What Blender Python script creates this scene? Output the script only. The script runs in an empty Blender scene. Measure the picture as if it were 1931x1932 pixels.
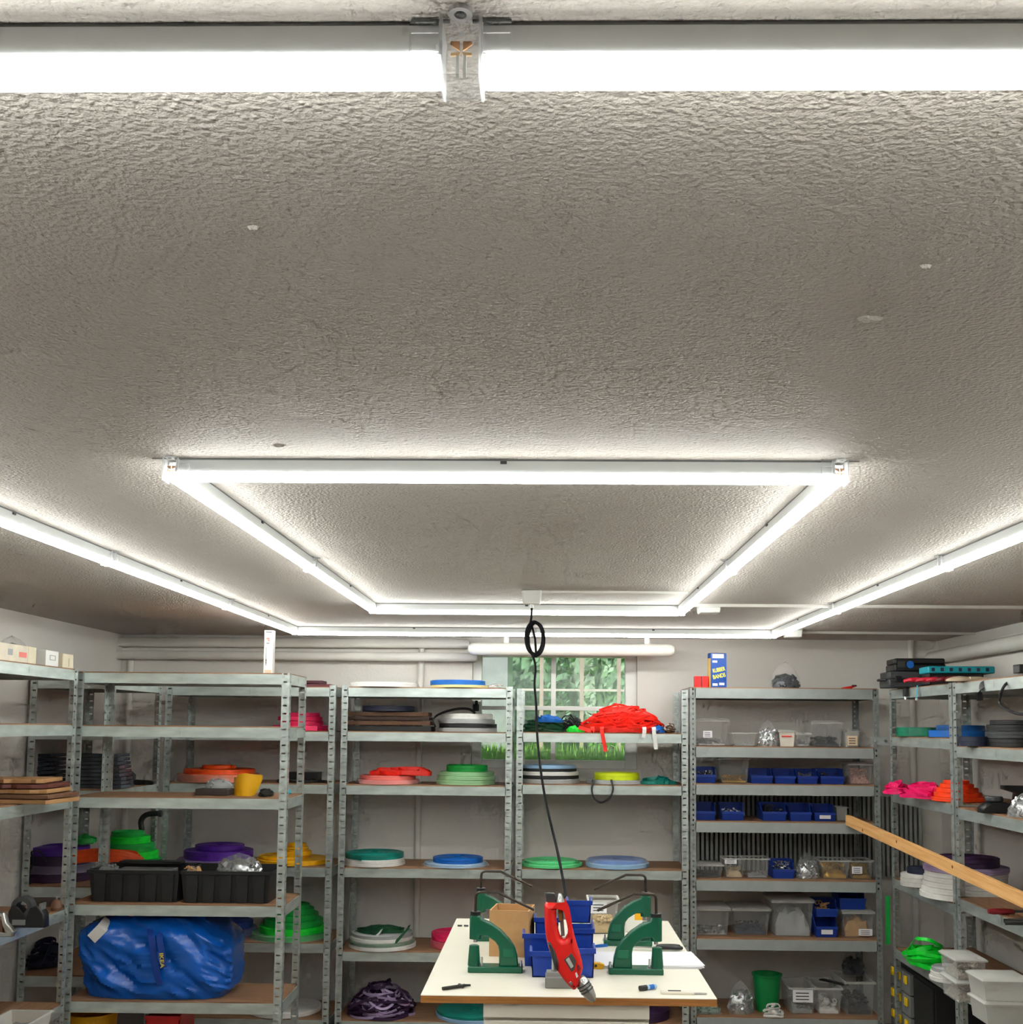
import bpy, math, random
from mathutils import Vector, Matrix
C = bpy.context.scene.collection
SC = bpy.context.scene
pi = math.pi
# ------------------------------------------------------------------ camera
F, CX, CY = 2114.912, 990.636, 1198.163          # focal length and principal point, px of a 1931x1932 frame
W_, H_ = 1931.0, 1932.0
AX, AY, AZ = -0.0820166, 0.0199300, 0.0089630
CAMZ = 1.60
def _rot():
    Rx = Matrix.Rotation(AX, 3, 'X'); Ry = Matrix.Rotation(AY, 3, 'Y'); Rz = Matrix.Rotation(AZ, 3, 'Z')
    B = Matrix(((1, 0, 0), (0, 0, -1), (0, 1, 0)))
    return Rz @ Rx @ Ry @ B
RM = _rot(); RT = RM.transposed()
cam = bpy.data.cameras.new('camera'); camo = bpy.data.objects.new('camera', cam); C.objects.link(camo)
cam.sensor_fit = 'HORIZONTAL'; cam.sensor_width = 36.0; cam.lens = F / W_ * 36.0
cam.shift_x = (W_ / 2 - CX) / W_; cam.shift_y = (CY - H_ / 2) / W_
cam.clip_start = 0.02
mw = Matrix((RM[0], -RM[1], -RM[2])).transposed().to_4x4(); mw.translation = (0, 0, CAMZ)
camo.matrix_world = mw
SC.camera = camo
# ------------------------------------------------------------------ sky, sun, exposure
TUBE_E = 25.0
wd = bpy.data.worlds.new('world'); SC.world = wd; wd.use_nodes = True
wn = wd.node_tree.nodes; wl = wd.node_tree.links
sky = wn.new('ShaderNodeTexSky'); sky.sky_type = 'HOSEK_WILKIE'; sky.turbidity = 4.0
sky.sun_direction = (0.24, -0.65, 0.72)
wl.new(sky.outputs[0], wn['Background'].inputs[0]); wn['Background'].inputs[1].default_value = 2.2
sund = bpy.data.lights.new('sun', 'SUN'); sund.energy = 5.0; sund.angle = 0.02; sund.color = (1, .96, .88)
suno = bpy.data.objects.new('sun', sund); C.objects.link(suno); suno.rotation_euler = (math.radians(42), math.radians(-14), 0)
SC.view_settings.view_transform = 'Standard'; SC.view_settings.look = 'None'
SC.view_settings.gamma = 1.0; SC.view_settings.use_curve_mapping = False
SC.view_settings.exposure = 0.58
try:
    SC.cycles.use_denoising = True; SC.cycles.max_bounces = 6; SC.cycles.diffuse_bounces = 4; SC.cycles.glossy_bounces = 3; SC.cycles.transmission_bounces = 4; SC.cycles.use_adaptive_sampling = True; SC.cycles.adaptive_threshold = .11; SC.cycles.adaptive_min_samples = 12; SC.cycles.transparent_max_bounces = 16
    SC.cycles.sample_clamp_indirect = 6.0; SC.cycles.caustics_reflective = False; SC.cycles.caustics_refractive = False
except Exception: pass
# ------------------------------------------------------------------ picture <-> place helpers
def pr(X, Y, Z):
    v = RM @ Vector((X, Y, Z - CAMZ)); return CX + F * v.x / v.z, CY + F * v.y / v.z
def at(px, py, Y):
    d = RT @ Vector(((px - CX) / F, (py - CY) / F, 1)); d *= Y / d.y
    return Vector((d.x, d.y, d.z + CAMZ))
def SX(px, Y, z):
    X = 0.0
    for _ in range(4): X += (px - pr(X, Y, z)[0]) * Y / F
    return X
def SYX(px, X, z):                                # depth of a point on the plane x = X seen in column px
    a, b = 1.5, 9.0
    for _ in range(50):
        m = (a + b) / 2
        if (pr(X, m, z)[0] - px) * (1 if X > 0 else -1) > 0: a = m
        else: b = m
    return (a + b) / 2
def m_(px, Y): return px * Y / F
def lin(c):
    return tuple((x / 12.92 if x <= .04045 else ((x + .055) / 1.055) ** 2.4) for x in (v / 255. for v in c))
# ------------------------------------------------------------------ materials
MATS = {}
def nodes(name):
    m = bpy.data.materials.new(name); m.use_nodes = True
    return m, m.node_tree.nodes, m.node_tree.links, m.node_tree.nodes['Principled BSDF']
def mat(name, rgb, rough=.5, metal=0., var=.08, scale=12., bump=0., bscale=60., spec=.5, stretch=None):
    if name in MATS: return MATS[name]
    m, n, l, b = nodes(name); c = lin(rgb)
    tc = n.new('ShaderNodeTexCoord'); mp = n.new('ShaderNodeMapping'); l.new(tc.outputs['Object'], mp.inputs[0])
    if stretch: mp.inputs['Scale'].default_value = stretch
    nz = n.new('ShaderNodeTexNoise'); nz.inputs['Scale'].default_value = scale; nz.inputs['Detail'].default_value = 2
    l.new(mp.outputs[0], nz.inputs['Vector'])
    rp = n.new('ShaderNodeValToRGB'); l.new(nz.outputs['Fac'], rp.inputs[0])
    rp.color_ramp.elements[0].position = .3; rp.color_ramp.elements[1].position = .7
    rp.color_ramp.elements[0].color = (*[x * (1 - var) for x in c], 1)
    rp.color_ramp.elements[1].color = (*[min(1, x * (1 + var)) for x in c], 1)
    l.new(rp.outputs[0], b.inputs['Base Color'])
    b.inputs['Roughness'].default_value = rough; b.inputs['Metallic'].default_value = metal
    b.inputs['Specular IOR Level'].default_value = spec
    if bump:
        n2 = n.new('ShaderNodeTexNoise'); n2.inputs['Scale'].default_value = bscale; n2.inputs['Detail'].default_value = 3
        l.new(mp.outputs[0], n2.inputs['Vector'])
        bp = n.new('ShaderNodeBump'); bp.inputs['Strength'].default_value = bump; bp.inputs['Distance'].default_value = .01
        l.new(n2.outputs['Fac'], bp.inputs['Height']); l.new(bp.outputs[0], b.inputs['Normal'])
    MATS[name] = m; return m
def clear(name, rgb=(240, 240, 238), keep=.22, rough=.2, tint=.96, rise=.5):
    if name in MATS: return MATS[name]
    m, n, l, b = nodes(name); out = n['Material Output']
    nz = n.new('ShaderNodeTexNoise'); nz.inputs['Scale'].default_value = 9.
    rp = n.new('ShaderNodeValToRGB'); l.new(nz.outputs['Fac'], rp.inputs[0]); c = lin(rgb)
    rp.color_ramp.elements[0].color = (*[x * .93 for x in c], 1); rp.color_ramp.elements[1].color = (*c, 1)
    l.new(rp.outputs[0], b.inputs['Base Color']); b.inputs['Roughness'].default_value = rough
    tr = n.new('ShaderNodeBsdfTransparent'); tr.inputs[0].default_value = (tint, tint, tint, 1)
    mx = n.new('ShaderNodeMixShader'); lw = n.new('ShaderNodeLayerWeight'); lw.inputs[0].default_value = .35
    mr = n.new('ShaderNodeMapRange'); mr.inputs[3].default_value = keep; mr.inputs[4].default_value = min(1, keep + rise)
    l.new(lw.outputs['Facing'], mr.inputs[0]); l.new(mr.outputs[0], mx.inputs[0])
    l.new(tr.outputs[0], mx.inputs[1]); l.new(b.outputs[0], mx.inputs[2]); l.new(mx.outputs[0], out.inputs[0])
    MATS[name] = m; return m
def plaster(name, rgb, strength, scale, speck=True):
    m, n, l, b = nodes(name); c = lin(rgb)
    tc = n.new('ShaderNodeTexCoord'); mp = n.new('ShaderNodeMapping'); l.new(tc.outputs['Object'], mp.inputs[0])
    nz = n.new('ShaderNodeTexNoise'); nz.inputs['Scale'].default_value = 1.3; nz.inputs['Detail'].default_value = 2
    l.new(mp.outputs[0], nz.inputs['Vector'])
    rp = n.new('ShaderNodeValToRGB'); l.new(nz.outputs['Fac'], rp.inputs[0])
    rp.color_ramp.elements[0].position = .3; rp.color_ramp.elements[1].position = .72
    rp.color_ramp.elements[0].color = (c[0] * .95, c[1] * .925, c[2] * .905, 1); rp.color_ramp.elements[1].color = (*[min(1, x * 1.02) for x in c], 1)
    l.new(rp.outputs[0], b.inputs['Base Color']); b.inputs['Roughness'].default_value = .62; b.inputs['Specular IOR Level'].default_value = .3
    n2 = n.new('ShaderNodeTexNoise'); n2.inputs['Scale'].default_value = scale; n2.inputs['Detail'].default_value = 2; n2.inputs['Roughness'].default_value = .55
    l.new(mp.outputs[0], n2.inputs['Vector'])
    h = n2.outputs['Fac']
    if speck:
        vo = n.new('ShaderNodeTexVoronoi'); vo.inputs['Scale'].default_value = scale * .62; l.new(mp.outputs[0], vo.inputs['Vector'])
        r2 = n.new('ShaderNodeMapRange'); r2.inputs[1].default_value = .05; r2.inputs[2].default_value = .34; r2.inputs[3].default_value = .55; r2.inputs[4].default_value = 0.
        l.new(vo.outputs['Distance'], r2.inputs[0])
        n3 = n.new('ShaderNodeTexNoise'); n3.inputs['Scale'].default_value = scale * .22; l.new(mp.outputs[0], n3.inputs['Vector'])
        r3 = n.new('ShaderNodeMapRange'); r3.inputs[1].default_value = .48; r3.inputs[2].default_value = .62; l.new(n3.outputs['Fac'], r3.inputs[0])
        mu = n.new('ShaderNodeMath'); mu.operation = 'MULTIPLY'; l.new(r2.outputs[0], mu.inputs[0]); l.new(r3.outputs[0], mu.inputs[1])
        ad = n.new('ShaderNodeMath'); ad.operation = 'ADD'; l.new(h, ad.inputs[0]); l.new(mu.outputs[0], ad.inputs[1]); h = ad.outputs[0]
    bp = n.new('ShaderNodeBump'); bp.inputs['Strength'].default_value = strength; bp.inputs['Distance'].default_value = .006
    l.new(h, bp.inputs['Height']); l.new(bp.outputs[0], b.inputs['Normal'])
    MATS[name] = m; return m
def perforated(name, rgb, pitch, hw, hh, off, rough=.42):
    """galvanised post sheet with real see-through slots"""
    m, n, l, b = nodes(name); c = lin(rgb); out = n['Material Output']
    tc = n.new('ShaderNodeTexCoord'); sp = n.new('ShaderNodeSeparateXYZ'); l.new(tc.outputs['Object'], sp.inputs[0])
    def M(op, a, bb=None):
        q = n.new('ShaderNodeMath'); q.operation = op
        for i, s in enumerate((a, bb)):
            if s is None: continue
            if isinstance(s, (int, float)): q.inputs[i].default_value = s
            else: l.new(s, q.inputs[i])
        return q.outputs[0]
    fz = M('ABSOLUTE', M('SUBTRACT', M('FRACT', M('DIVIDE', sp.outputs['Z'], pitch)), .5))
    inz = M('LESS_THAN', fz, hh / pitch)
    inx = M('LESS_THAN', M('ABSOLUTE', M('SUBTRACT', M('ABSOLUTE', sp.outputs['X']), off)), hw)
    iny = M('LESS_THAN', M('ABSOLUTE', M('SUBTRACT', M('ABSOLUTE', sp.outputs['Y']), off)), hw)
    hole = M('MULTIPLY', inz, M('MAXIMUM', inx, iny))
    nz = n.new('ShaderNodeTexNoise'); nz.inputs['Scale'].default_value = 35.; nz.inputs['Detail'].default_value = 1; l.new(tc.outputs['Object'], nz.inputs['Vector'])
    rp = n.new('ShaderNodeValToRGB'); l.new(nz.outputs['Fac'], rp.inputs[0])
    rp.color_ramp.elements[0].position = .35; rp.color_ramp.elements[1].position = .65
    rp.color_ramp.elements[0].color = (*[x * .78 for x in c], 1); rp.color_ramp.elements[1].color = (*[min(1, x * 1.12) for x in c], 1)
    l.new(rp.outputs[0], b.inputs['Base Color']); b.inputs['Metallic'].default_value = .68; b.inputs['Roughness'].default_value = rough
    tr = n.new('ShaderNodeBsdfTransparent'); mx = n.new('ShaderNodeMixShader')
    l.new(hole, mx.inputs[0]); l.new(b.outputs[0], mx.inputs[1]); l.new(tr.outputs[0], mx.inputs[2]); l.new(mx.outputs[0], out.inputs[0])
    MATS[name] = m; return m
def emis(name, rgb, s):
    m, n, l, b = nodes(name)
    b.inputs['Base Color'].default_value = (.9, .9, .9, 1); b.inputs['Emission Color'].default_value = (*rgb, 1)
    b.inputs['Emission Strength'].default_value = s; MATS[name] = m; return m
def board_mat(name, a, bcol, sc=(2, 30, 30), bump=.0):
    m, n, l, b = nodes(name)
    tc = n.new('ShaderNodeTexCoord'); mp = n.new('ShaderNodeMapping'); mp.inputs['Scale'].default_value = sc; l.new(tc.outputs['Object'], mp.inputs[0])
    nz = n.new('ShaderNodeTexNoise'); nz.inputs['Scale'].default_value = 3.; nz.inputs['Detail'].default_value = 3; nz.inputs['Distortion'].default_value = .6; l.new(mp.outputs[0], nz.inputs['Vector'])
    rp = n.new('ShaderNodeValToRGB'); l.new(nz.outputs['Fac'], rp.inputs[0]); rp.color_ramp.elements[0].position = .32; rp.color_ramp.elements[1].position = .68
    rp.color_ramp.elements[0].color = (*lin(a), 1); rp.color_ramp.elements[1].color = (*lin(bcol), 1)
    l.new(rp.outputs[0], b.inputs['Base Color']); b.inputs['Roughness'].default_value = .6
    MATS[name] = m; return m
CEIL = plaster('ceiling_plaster', (194, 188, 182), .9, 135.)
WALL = plaster('wall_plaster', (232, 229, 224), .18, 60., False)
FLOORM = mat('floor_concrete', (140, 130, 120), .7, var=.15, scale=3., bump=.1)
GALV = mat('galvanised_steel', (200, 210, 206), .34, .68, .16, 9., stretch=(1, 3, 3))
GREYST = mat('grey_painted_steel', (160, 166, 164), .45, .25, .06, 20.)
POSTM = perforated('post_sheet', (194, 203, 200), .034, .0085, .0034, .019, .36)
POSTG = perforated('post_sheet_grey', (160, 166, 164), .026, .0042, .0052, .016)
BOARD = board_mat('hardboard', (128, 92, 66), (160, 120, 88))
WHITE = mat('white_plastic', (236, 236, 232), .4, var=.03)
PIPE = mat('painted_pipe', (226, 223, 216), .5, var=.05, scale=6.)
ALU = mat('lamp_housing', (216, 219, 219), .45, .0, .02)
GLOW = emis('lamp_diffuser', (.97, 1.0, .95), TUBE_E)
CLEAR = clear('clear_plastic', (240, 240, 238), .05, .2, .985, .28)
CLEARP = clear('clear_acrylic', (242, 243, 245), .05, .1, .99, .3)
FILM = clear('plastic_film', (240, 242, 242), .05, .25, .985, .3)
FROST = clear('frosted_plastic', (232, 232, 226), .3, .35, .97, .3)
FROSTW = clear('lit_acrylic_edge', (250, 250, 252), .45, .2, .99, .3)
GLASS = clear('window_glass', (214, 226, 220), .16, .3, .97, .3)  # milky mix in the panes paints a pale haze over the garden
BLACK = mat('black_plastic', (24, 25, 27), .42, var=.15)
BLACKS = mat('black_strap', (26, 26, 28), .5, var=.2, scale=40.)
DKGREY = mat('dark_grey_plastic', (58, 60, 62), .5)
MIDGREY = mat('grey_plastic', (120, 122, 122), .5)
RED = mat('red_plastic', (222, 30, 34), .35)
NEON = mat('neon_red_strap', (255, 40, 24), .5, var=.1, scale=40.)
DRED = mat('dark_red', (130, 26, 34), .5)
MAROON = mat('maroon_leather', (92, 34, 44), .55)
PINK = mat('hot_pink_strap', (240, 40, 100), .45, var=.1, scale=40.)
MAGENTA = mat('magenta_strap', (246, 22, 110), .42, var=.1, scale=30.)
SALMON = mat('salmon_strap', (235, 120, 112), .45)
ORANGE = mat('orange_strap', (240, 84, 20), .45, var=.12, scale=30.)
NEONOR = mat('neon_orange_strap', (255, 66, 12), .45, var=.1, scale=30.)
YELLOW = mat('yellow_strap', (240, 178, 10), .45, var=.1)
YSHEET = mat('yellow_sheet', (226, 168, 8), .35)
LIME = mat('lime_strap', (210, 226, 20), .45)
GREEN = mat('green_strap', (16, 160, 62), .42, var=.14, scale=30.)
NGREEN = mat('neon_green_strap', (10, 214, 50), .4, var=.14, scale=30.)
PGREEN = mat('pale_green_strap', (150, 196, 146), .45)
MINT = mat('mint_strap', (100, 214, 140), .45)
DGREEN = mat('dark_green_strap', (18, 74, 44), .5, var=.2)
TEAL = mat('teal_strap', (8, 128, 116), .42, var=.12)
CYAN = mat('cyan_case', (22, 156, 172), .4)
BLUE = mat('blue_strap', (14, 100, 190), .42, var=.12)
DBLUE = mat('dark_blue_strap', (26, 48, 110), .5)
NAVY = mat('navy', (24, 30, 56), .5)
LBLUE = mat('light_blue_strap', (150, 186, 220), .45)
PURPLE = mat('purple_strap', (84, 34, 150), .42, var=.14, scale=30.)
DPURP = mat('dark_purple_strap', (52, 26, 62), .5)
LILAC = mat('lilac_strap', (172, 150, 190), .45)
WHITES = mat('white_strap', (224, 222, 218), .5, var=.06, scale=30.)
GREYS = mat('grey_strap', (164, 166, 166), .5, var=.1)
BROWN = mat('brown_leather', (104, 72, 50), .6, var=.2, scale=20.)
KRAFT = mat('kraft_paper', (168, 126, 82), .7, var=.1)
CARD = mat('cardboard', (190, 146, 96), .75, var=.06, scale=30.)
BINB = mat('blue_bin_plastic', (16, 56, 150), .4, var=.06)
STEEL = mat('bright_steel', (190, 190, 188), .25, .9, .1)
BRASS = mat('brass', (206, 164, 70), .3, .8, .2)
SILVER = mat('silver_bits', (196, 198, 200), .25, .75, .3, 90.)
DARKBITS = mat('dark_bits', (62, 64, 70), .35, .5, .35, 90.)
PINKBITS = mat('copper_and_white_bits', (206, 160, 148), .4, .2, .35, 120.)
PRESSG = mat('press_green_paint', (6, 88, 62), .32, var=.08)
RODM = mat('dark_steel_rod', (66, 58, 52), .35, .7)
COPPER = mat('copper_contact', (196, 140, 86), .35, .8)
PAPER = mat('white_paper', (238, 236, 240), .7, var=.02)
TTOP = mat('table_laminate', (236, 230, 214), .3, var=.02, scale=5.)
TEDGE = board_mat('table_edge_ply', (150, 96, 44), (186, 126, 62), (3, 3, 60))
PINE = board_mat('pine_plank', (214, 156, 92), (236, 186, 122), (1.4, 24, 24))
FINM = mat('radiator_grey', (172, 176, 172), .5, .2)
DARKV = mat('radiator_inner_dark', (34, 36, 36), .8)
BAGB = mat('blue_woven_plastic', (8, 88, 184), .24, var=.12, scale=9.)
DRAWERW = mat('drawer_white', (226, 220, 208), .4, var=.02)
GRASS = mat('grass', (150, 216, 76), .8, var=.35, scale=40.)
HEDGE = mat('hedge_leaves', (112, 150, 118), .8, var=.5, scale=14., bump=.5, bscale=25.)
HEDGE2 = mat('hedge_leaves_pale', (150, 178, 152), .8, var=.45, scale=10., bump=.5, bscale=25.)
SHED = mat('garden_shed_wall', (150, 156, 160), .8, var=.15)
def strapm(name, rgb): return mat(name, rgb, .45, var=.12, scale=30.)
# ------------------------------------------------------------------ mesh builder
class MB:
    def __init__(s): s.v = []; s.f = []
    def add(s, vs, fs):
        o = len(s.v); s.v += [tuple(v) for v in vs]; s.f += [tuple(i + o for i in f) for f in fs]; return s
    def box(s, x0, x1, y0, y1, z0, z1):
        return s.add([(x0,y0,z0),(x1,y0,z0),(x1,y1,z0),(x0,y1,z0),(x0,y0,z1),(x1,y0,z1),(x1,y1,z1),(x0,y1,z1)],
                     [(0,3,2,1),(4,5,6,7),(0,1,5,4),(1,2,6,5),(2,3,7,6),(3,0,4,7)])
    def frus(s, b, t, z0, z1):
        (a0,a1,c0,c1),(d0,d1,e0,e1) = b, t
        return s.add([(a0,c0,z0),(a1,c0,z0),(a1,c1,z0),(a0,c1,z0),(d0,e0,z1),(d1,e0,z1),(d1,e1,z1),(d0,e1,z1)],
                     [(0,3,2,1),(4,5,6,7),(0,1,5,4),(1,2,6,5),(2,3,7,6),(3,0,4,7)])
    def prism(s, poly, a, b, axis='y'):
        n = len(poly)
        if axis == 'y': P = lambda p, t: (p[0], t, p[1])
        elif axis == 'x': P = lambda p, t: (t, p[0], p[1])
        else: P = lambda p, t: (p[0], p[1], t)
        vs = [P(p, a) for p in poly] + [P(p, b) for p in poly]
        fs = [tuple(range(n)), tuple(range(2 * n - 1, n - 1, -1))] + [(i, i + n, (i + 1) % n + n, (i + 1) % n) for i in range(n)]
        return s.add(vs, fs)
    def tube(s, path, r, n=8, closed=False, flat=None, up=None):
        P = [Vector(p) for p in path]; k = len(P); vs = []; fs = []
        t0 = (P[1] - P[0]).normalized()
        nv = Vector(up) if up else (Vector((0, 0, 1)) if abs(t0.z) < .9 else Vector((1, 0, 0)))
        for i in range(k):
            if closed: t = (P[(i + 1) % k] - P[i - 1])
            else: t = P[min(i + 1, k - 1)] - P[max(i - 1, 0)]
            if t.length < 1e-9: t = t0.copy()
            t.normalize()
            if up: nv = Vector(up)
            nv = nv - t * nv.dot(t)
            if nv.length < 1e-6: nv = t.orthogonal()
            nv.normalize(); bv = t.cross(nv)
            rr = r[i] if isinstance(r, (list, tuple)) else r
            for j in range(n):
                a = 2 * pi * (j + .5) / n; c_, s_ = math.cos(a), math.sin(a)
                if flat: q = nv * (flat[0] * (1 if c_ > 0 else -1)) + bv * (flat[1] * (1 if s_ > 0 else -1))
                else: q = nv * c_ * rr + bv * s_ * rr
                vs.append(P[i] + q)
        for i in range(k if closed else k - 1):
            for j in range(n):
                a = i * n + j; b = i * n + (j + 1) % n; c_ = ((i + 1) % k) * n + (j + 1) % n; d = ((i + 1) % k) * n + j
                fs.append((a, b, c_, d))
        if not closed: fs += [tuple(range(n - 1, -1, -1)), tuple((k - 1) * n + j for j in range(n))]
        return s.add(vs, fs)
    def ribbon(s, path, w, t, up=(0, 0, 1), closed=False): return s.tube(path, 1, 4, closed, (w / 2, t / 2), up)
    def lathe(s, prof, n=40, c=(0, 0, 0), closed=True, axis='z'):
        vs = []; fs = []; k = len(prof)
        for (r, z) in prof:
            for j in range(n):
                a = 2 * pi * j / n
                p = (r * math.cos(a), r * math.sin(a), z)
                if axis == 'y': p = (p[0], p[2], p[1])
                if axis == 'x': p = (p[2], p[0], p[1])
                vs.append((p[0] + c[0], p[1] + c[1], p[2] + c[2]))
        for i in range(k if closed else k - 1):
            for j in range(n):
                fs.append((i * n + j, i * n + (j + 1) % n, ((i + 1) % k) * n + (j + 1) % n, ((i + 1) % k) * n + j))
        if not closed: fs += [tuple(range(n - 1, -1, -1)), tuple((k - 1) * n + j for j in range(n))]
        return s.add(vs, fs)
    def cyl(s, x, y, z0, z1, r, n=20, r2=None): return s.lathe([(r, z0), (r if r2 is None else r2, z1)], n, (x, y, 0), False)
    def mesh(s, name):
        me = bpy.data.meshes.new(name); me.from_pydata(s.v, [], s.f); me.update()
        import bmesh
        bm = bmesh.new(); bm.from_mesh(me); bmesh.ops.recalc_face_normals(bm, faces=bm.faces); bm.to_mesh(me); bm.free()
        me.polygons.foreach_set('use_smooth', [True] * len(me.polygons)); me.set_sharp_from_angle(angle=math.radians(38))
        return me
    def build(s, name, m, parent=None, loc=(0, 0, 0), rz=0., bevel=0.):
        return link(name, s.mesh(name), m, parent, loc, rz, bevel)
def link(name, me, m, parent=None, loc=(0, 0, 0), rz=0., bevel=0.):
    if not me.materials: me.materials.append(m)
    o = bpy.data.objects.new(name, me); C.objects.link(o); o.location = loc; o.rotation_euler.z = rz
    if parent: o.parent = parent
    if bevel:
        b = o.modifiers.new('bevel', 'BEVEL'); b.width = bevel; b.segments = 2; b.limit_method = 'ANGLE'
    return o
def tag(o, label, cat=None, group=None, kind=None):
    o['label'] = label
    if cat: o['category'] = cat
    if group: o['group'] = group
    if kind: o['kind'] = kind
    return o
def thing(name, label, cat, loc=(0, 0, 0), rz=0., group=None):
    o = bpy.data.objects.new(name, None); C.objects.link(o); o.location = loc; o.rotation_euler.z = rz
    o.empty_display_size = .05
    return tag(o, label, cat, group)
def struct(o): o['kind'] = 'structure'; return o
def copy_tree(o, parent=None):
    c = o.copy(); C.objects.link(c)
    if parent: c.parent = parent
    for ch in list(o.children): copy_tree(ch, c)
    return c
def plate(name, loops, thick, bev, m, parent=None, loc=(0, 0, 0), rz=0.):
    """outline(s) in the xz plane, extruded along y with rounded edges; further loops are holes"""
    cu = bpy.data.curves.new('outline', 'CURVE'); cu.dimensions = '2D'; cu.fill_mode = 'BOTH'
    for lp in loops:
        sp = cu.splines.new('POLY'); sp.points.add(len(lp) - 1); sp.use_cyclic_u = True
        for i, p in enumerate(lp): sp.points[i].co = (p[0], p[1], 0, 1)
    cu.extrude = max(1e-4, thick / 2 - bev); cu.bevel_depth = bev; cu.bevel_resolution = 2; cu.offset = -bev
    me = curve_mesh(cu)
    me.transform(Matrix.Rotation(pi / 2, 4, 'X'))
    return link(name, me, m, parent, loc, rz)
def curve_mesh(cu):
    o = bpy.data.objects.new('tmp', cu); C.objects.link(o)
    dg = bpy.context.evaluated_depsgraph_get(); dg.update()
    me = bpy.data.meshes.new_from_object(o.evaluated_get(dg)); me.materials.clear()
    bpy.data.objects.remove(o); return me
def text(name, s, size, m, parent, loc, rot=(pi / 2, 0, 0), sx=1., shear=0.):
    cu = bpy.data.curves.new('lettering', 'FONT'); cu.body = s; cu.size = size; cu.extrude = .0004; cu.align_x = 'CENTER'; cu.align_y = 'CENTER'; cu.offset = size * .02; cu.shear = shear
    me = curve_mesh(cu); o = link(name, me, m, parent, loc); o.rotation_euler = rot; o.scale = (sx, 1, 1); o['kind'] = 'stuff'; return o
def smooth_path(pts, n=8, closed=False):
    P = [Vector(p) for p in pts]; out = []; k = len(P)
    for i in range(k if closed else k - 1):
        p0 = P[i - 1] if (i > 0 or closed) else P[0]; p1 = P[i]; p2 = P[(i + 1) % k]
        p3 = P[(i + 2) % k] if (closed or i + 2 < k) else P[-1]
        for j in range(n):
            t = j / n
            out.append(.5 * ((2 * p1) + (p2 - p0) * t + (2 * p0 - 5 * p1 + 4 * p2 - p3) * t * t + (3 * p1 - p0 - 3 * p2 + p3) * t ** 3))
    if not closed: out.append(P[-1])
    return out
ORD = ['lowest', 'second lowest', 'third lowest', 'fourth lowest', 'fifth lowest', 'sixth lowest', 'seventh lowest']
# ================================================================== THE ROOM
CZ = 2.105; XL, XR, YB, YF = -2.42, 2.20, 6.33, -2.0
struct(MB().box(XL - .2, XR + .2, YF - .2, YB + .25, -.1, 0).build('floor', FLOORM))
struct(MB().box(XL - .2, XR + .2, YF - .2, YB + .25, CZ, CZ + .15).build('ceiling', CEIL))
struct(MB().box(XL - .2, XL, YF - .2, YB + .25, 0, CZ).build('wall_left', WALL))
struct(MB().box(XR, XR + .2, YF - .2, YB + .25, 0, CZ).build('wall_right', WALL))
struct(MB().box(XL, XR, YF - .2, YF, 0, CZ).build('wall_front', WALL))
# window opening in the back wall
a = at(892, 1233, YB); b = at(1203, 1452, YB)
wx0, wx1, wz1, wz0 = a.x, b.x, a.z, b.z
w = MB(); w.box(XL, wx0, YB, YB + .25, 0, CZ); w.box(wx1, XR, YB, YB + .25, 0, CZ); w.box(wx0, wx1, YB, YB + .25, wz1, CZ); w.box(wx0, wx1, YB, YB + .25, 0, wz0)
struct(w.build('wall_back', WALL))
YW = YB + .035
win = struct(thing('window_1', 'white framed basement window with a cross bar looking out on a lawn', 'window', (wx0, YW, wz0)))
del win['category']
ww, wh = wx1 - wx0, wz1 - wz0
def wp(px): return SX(px, YW, (wz0 + wz1) / 2) - wx0
def wz(py): return at(1040, py, YW).z - wz0
fx0, fx1, fz0, fz1 = wp(909), wp(1180), wz(1434), wz(1240)
fr = MB(); fr.box(0, fx0, 0, .06, 0, wh); fr.box(fx1, ww, 0, .06, 0, wh); fr.box(fx0, fx1, 0, .06, 0, fz0); fr.box(fx0, fx1, 0, .06, fz1, wh)
fr.build('window_frame', WHITE, win, bevel=.004)
mx0, mx1 = wp(1040), wp(1049); hz0, hz1 = wz(1340), wz(1333)
MB().box(mx0, mx1, .012, .05, fz0, fz1).build('mullion', WHITE, win)
for (p, q) in ((fx0, mx0), (mx1, fx1)):
    MB().box(p, q, .012, .05, hz0, hz1).build('glazing_bar', WHITE, win)
    for (r, s_) in ((fz0, hz0), (hz1, fz1)): MB().box(p, q, .028, .032, r, s_).build('pane', GLASS, win)
h = MB(); h.box(wp(897), wp(902), -.03, -.008, wz(1341), wz(1323)); h.box(wp(893), wp(904), -.008, 0, wz(1343), wz(1330)); h.build('window_handle', BLACK, win, bevel=.002)
for y0 in (1250, 1430): MB().cyl(wp(1204), -.012, wz(y0 + 18), wz(y0 - 6), .006, 10).build('hinge', STEEL, win)
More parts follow.
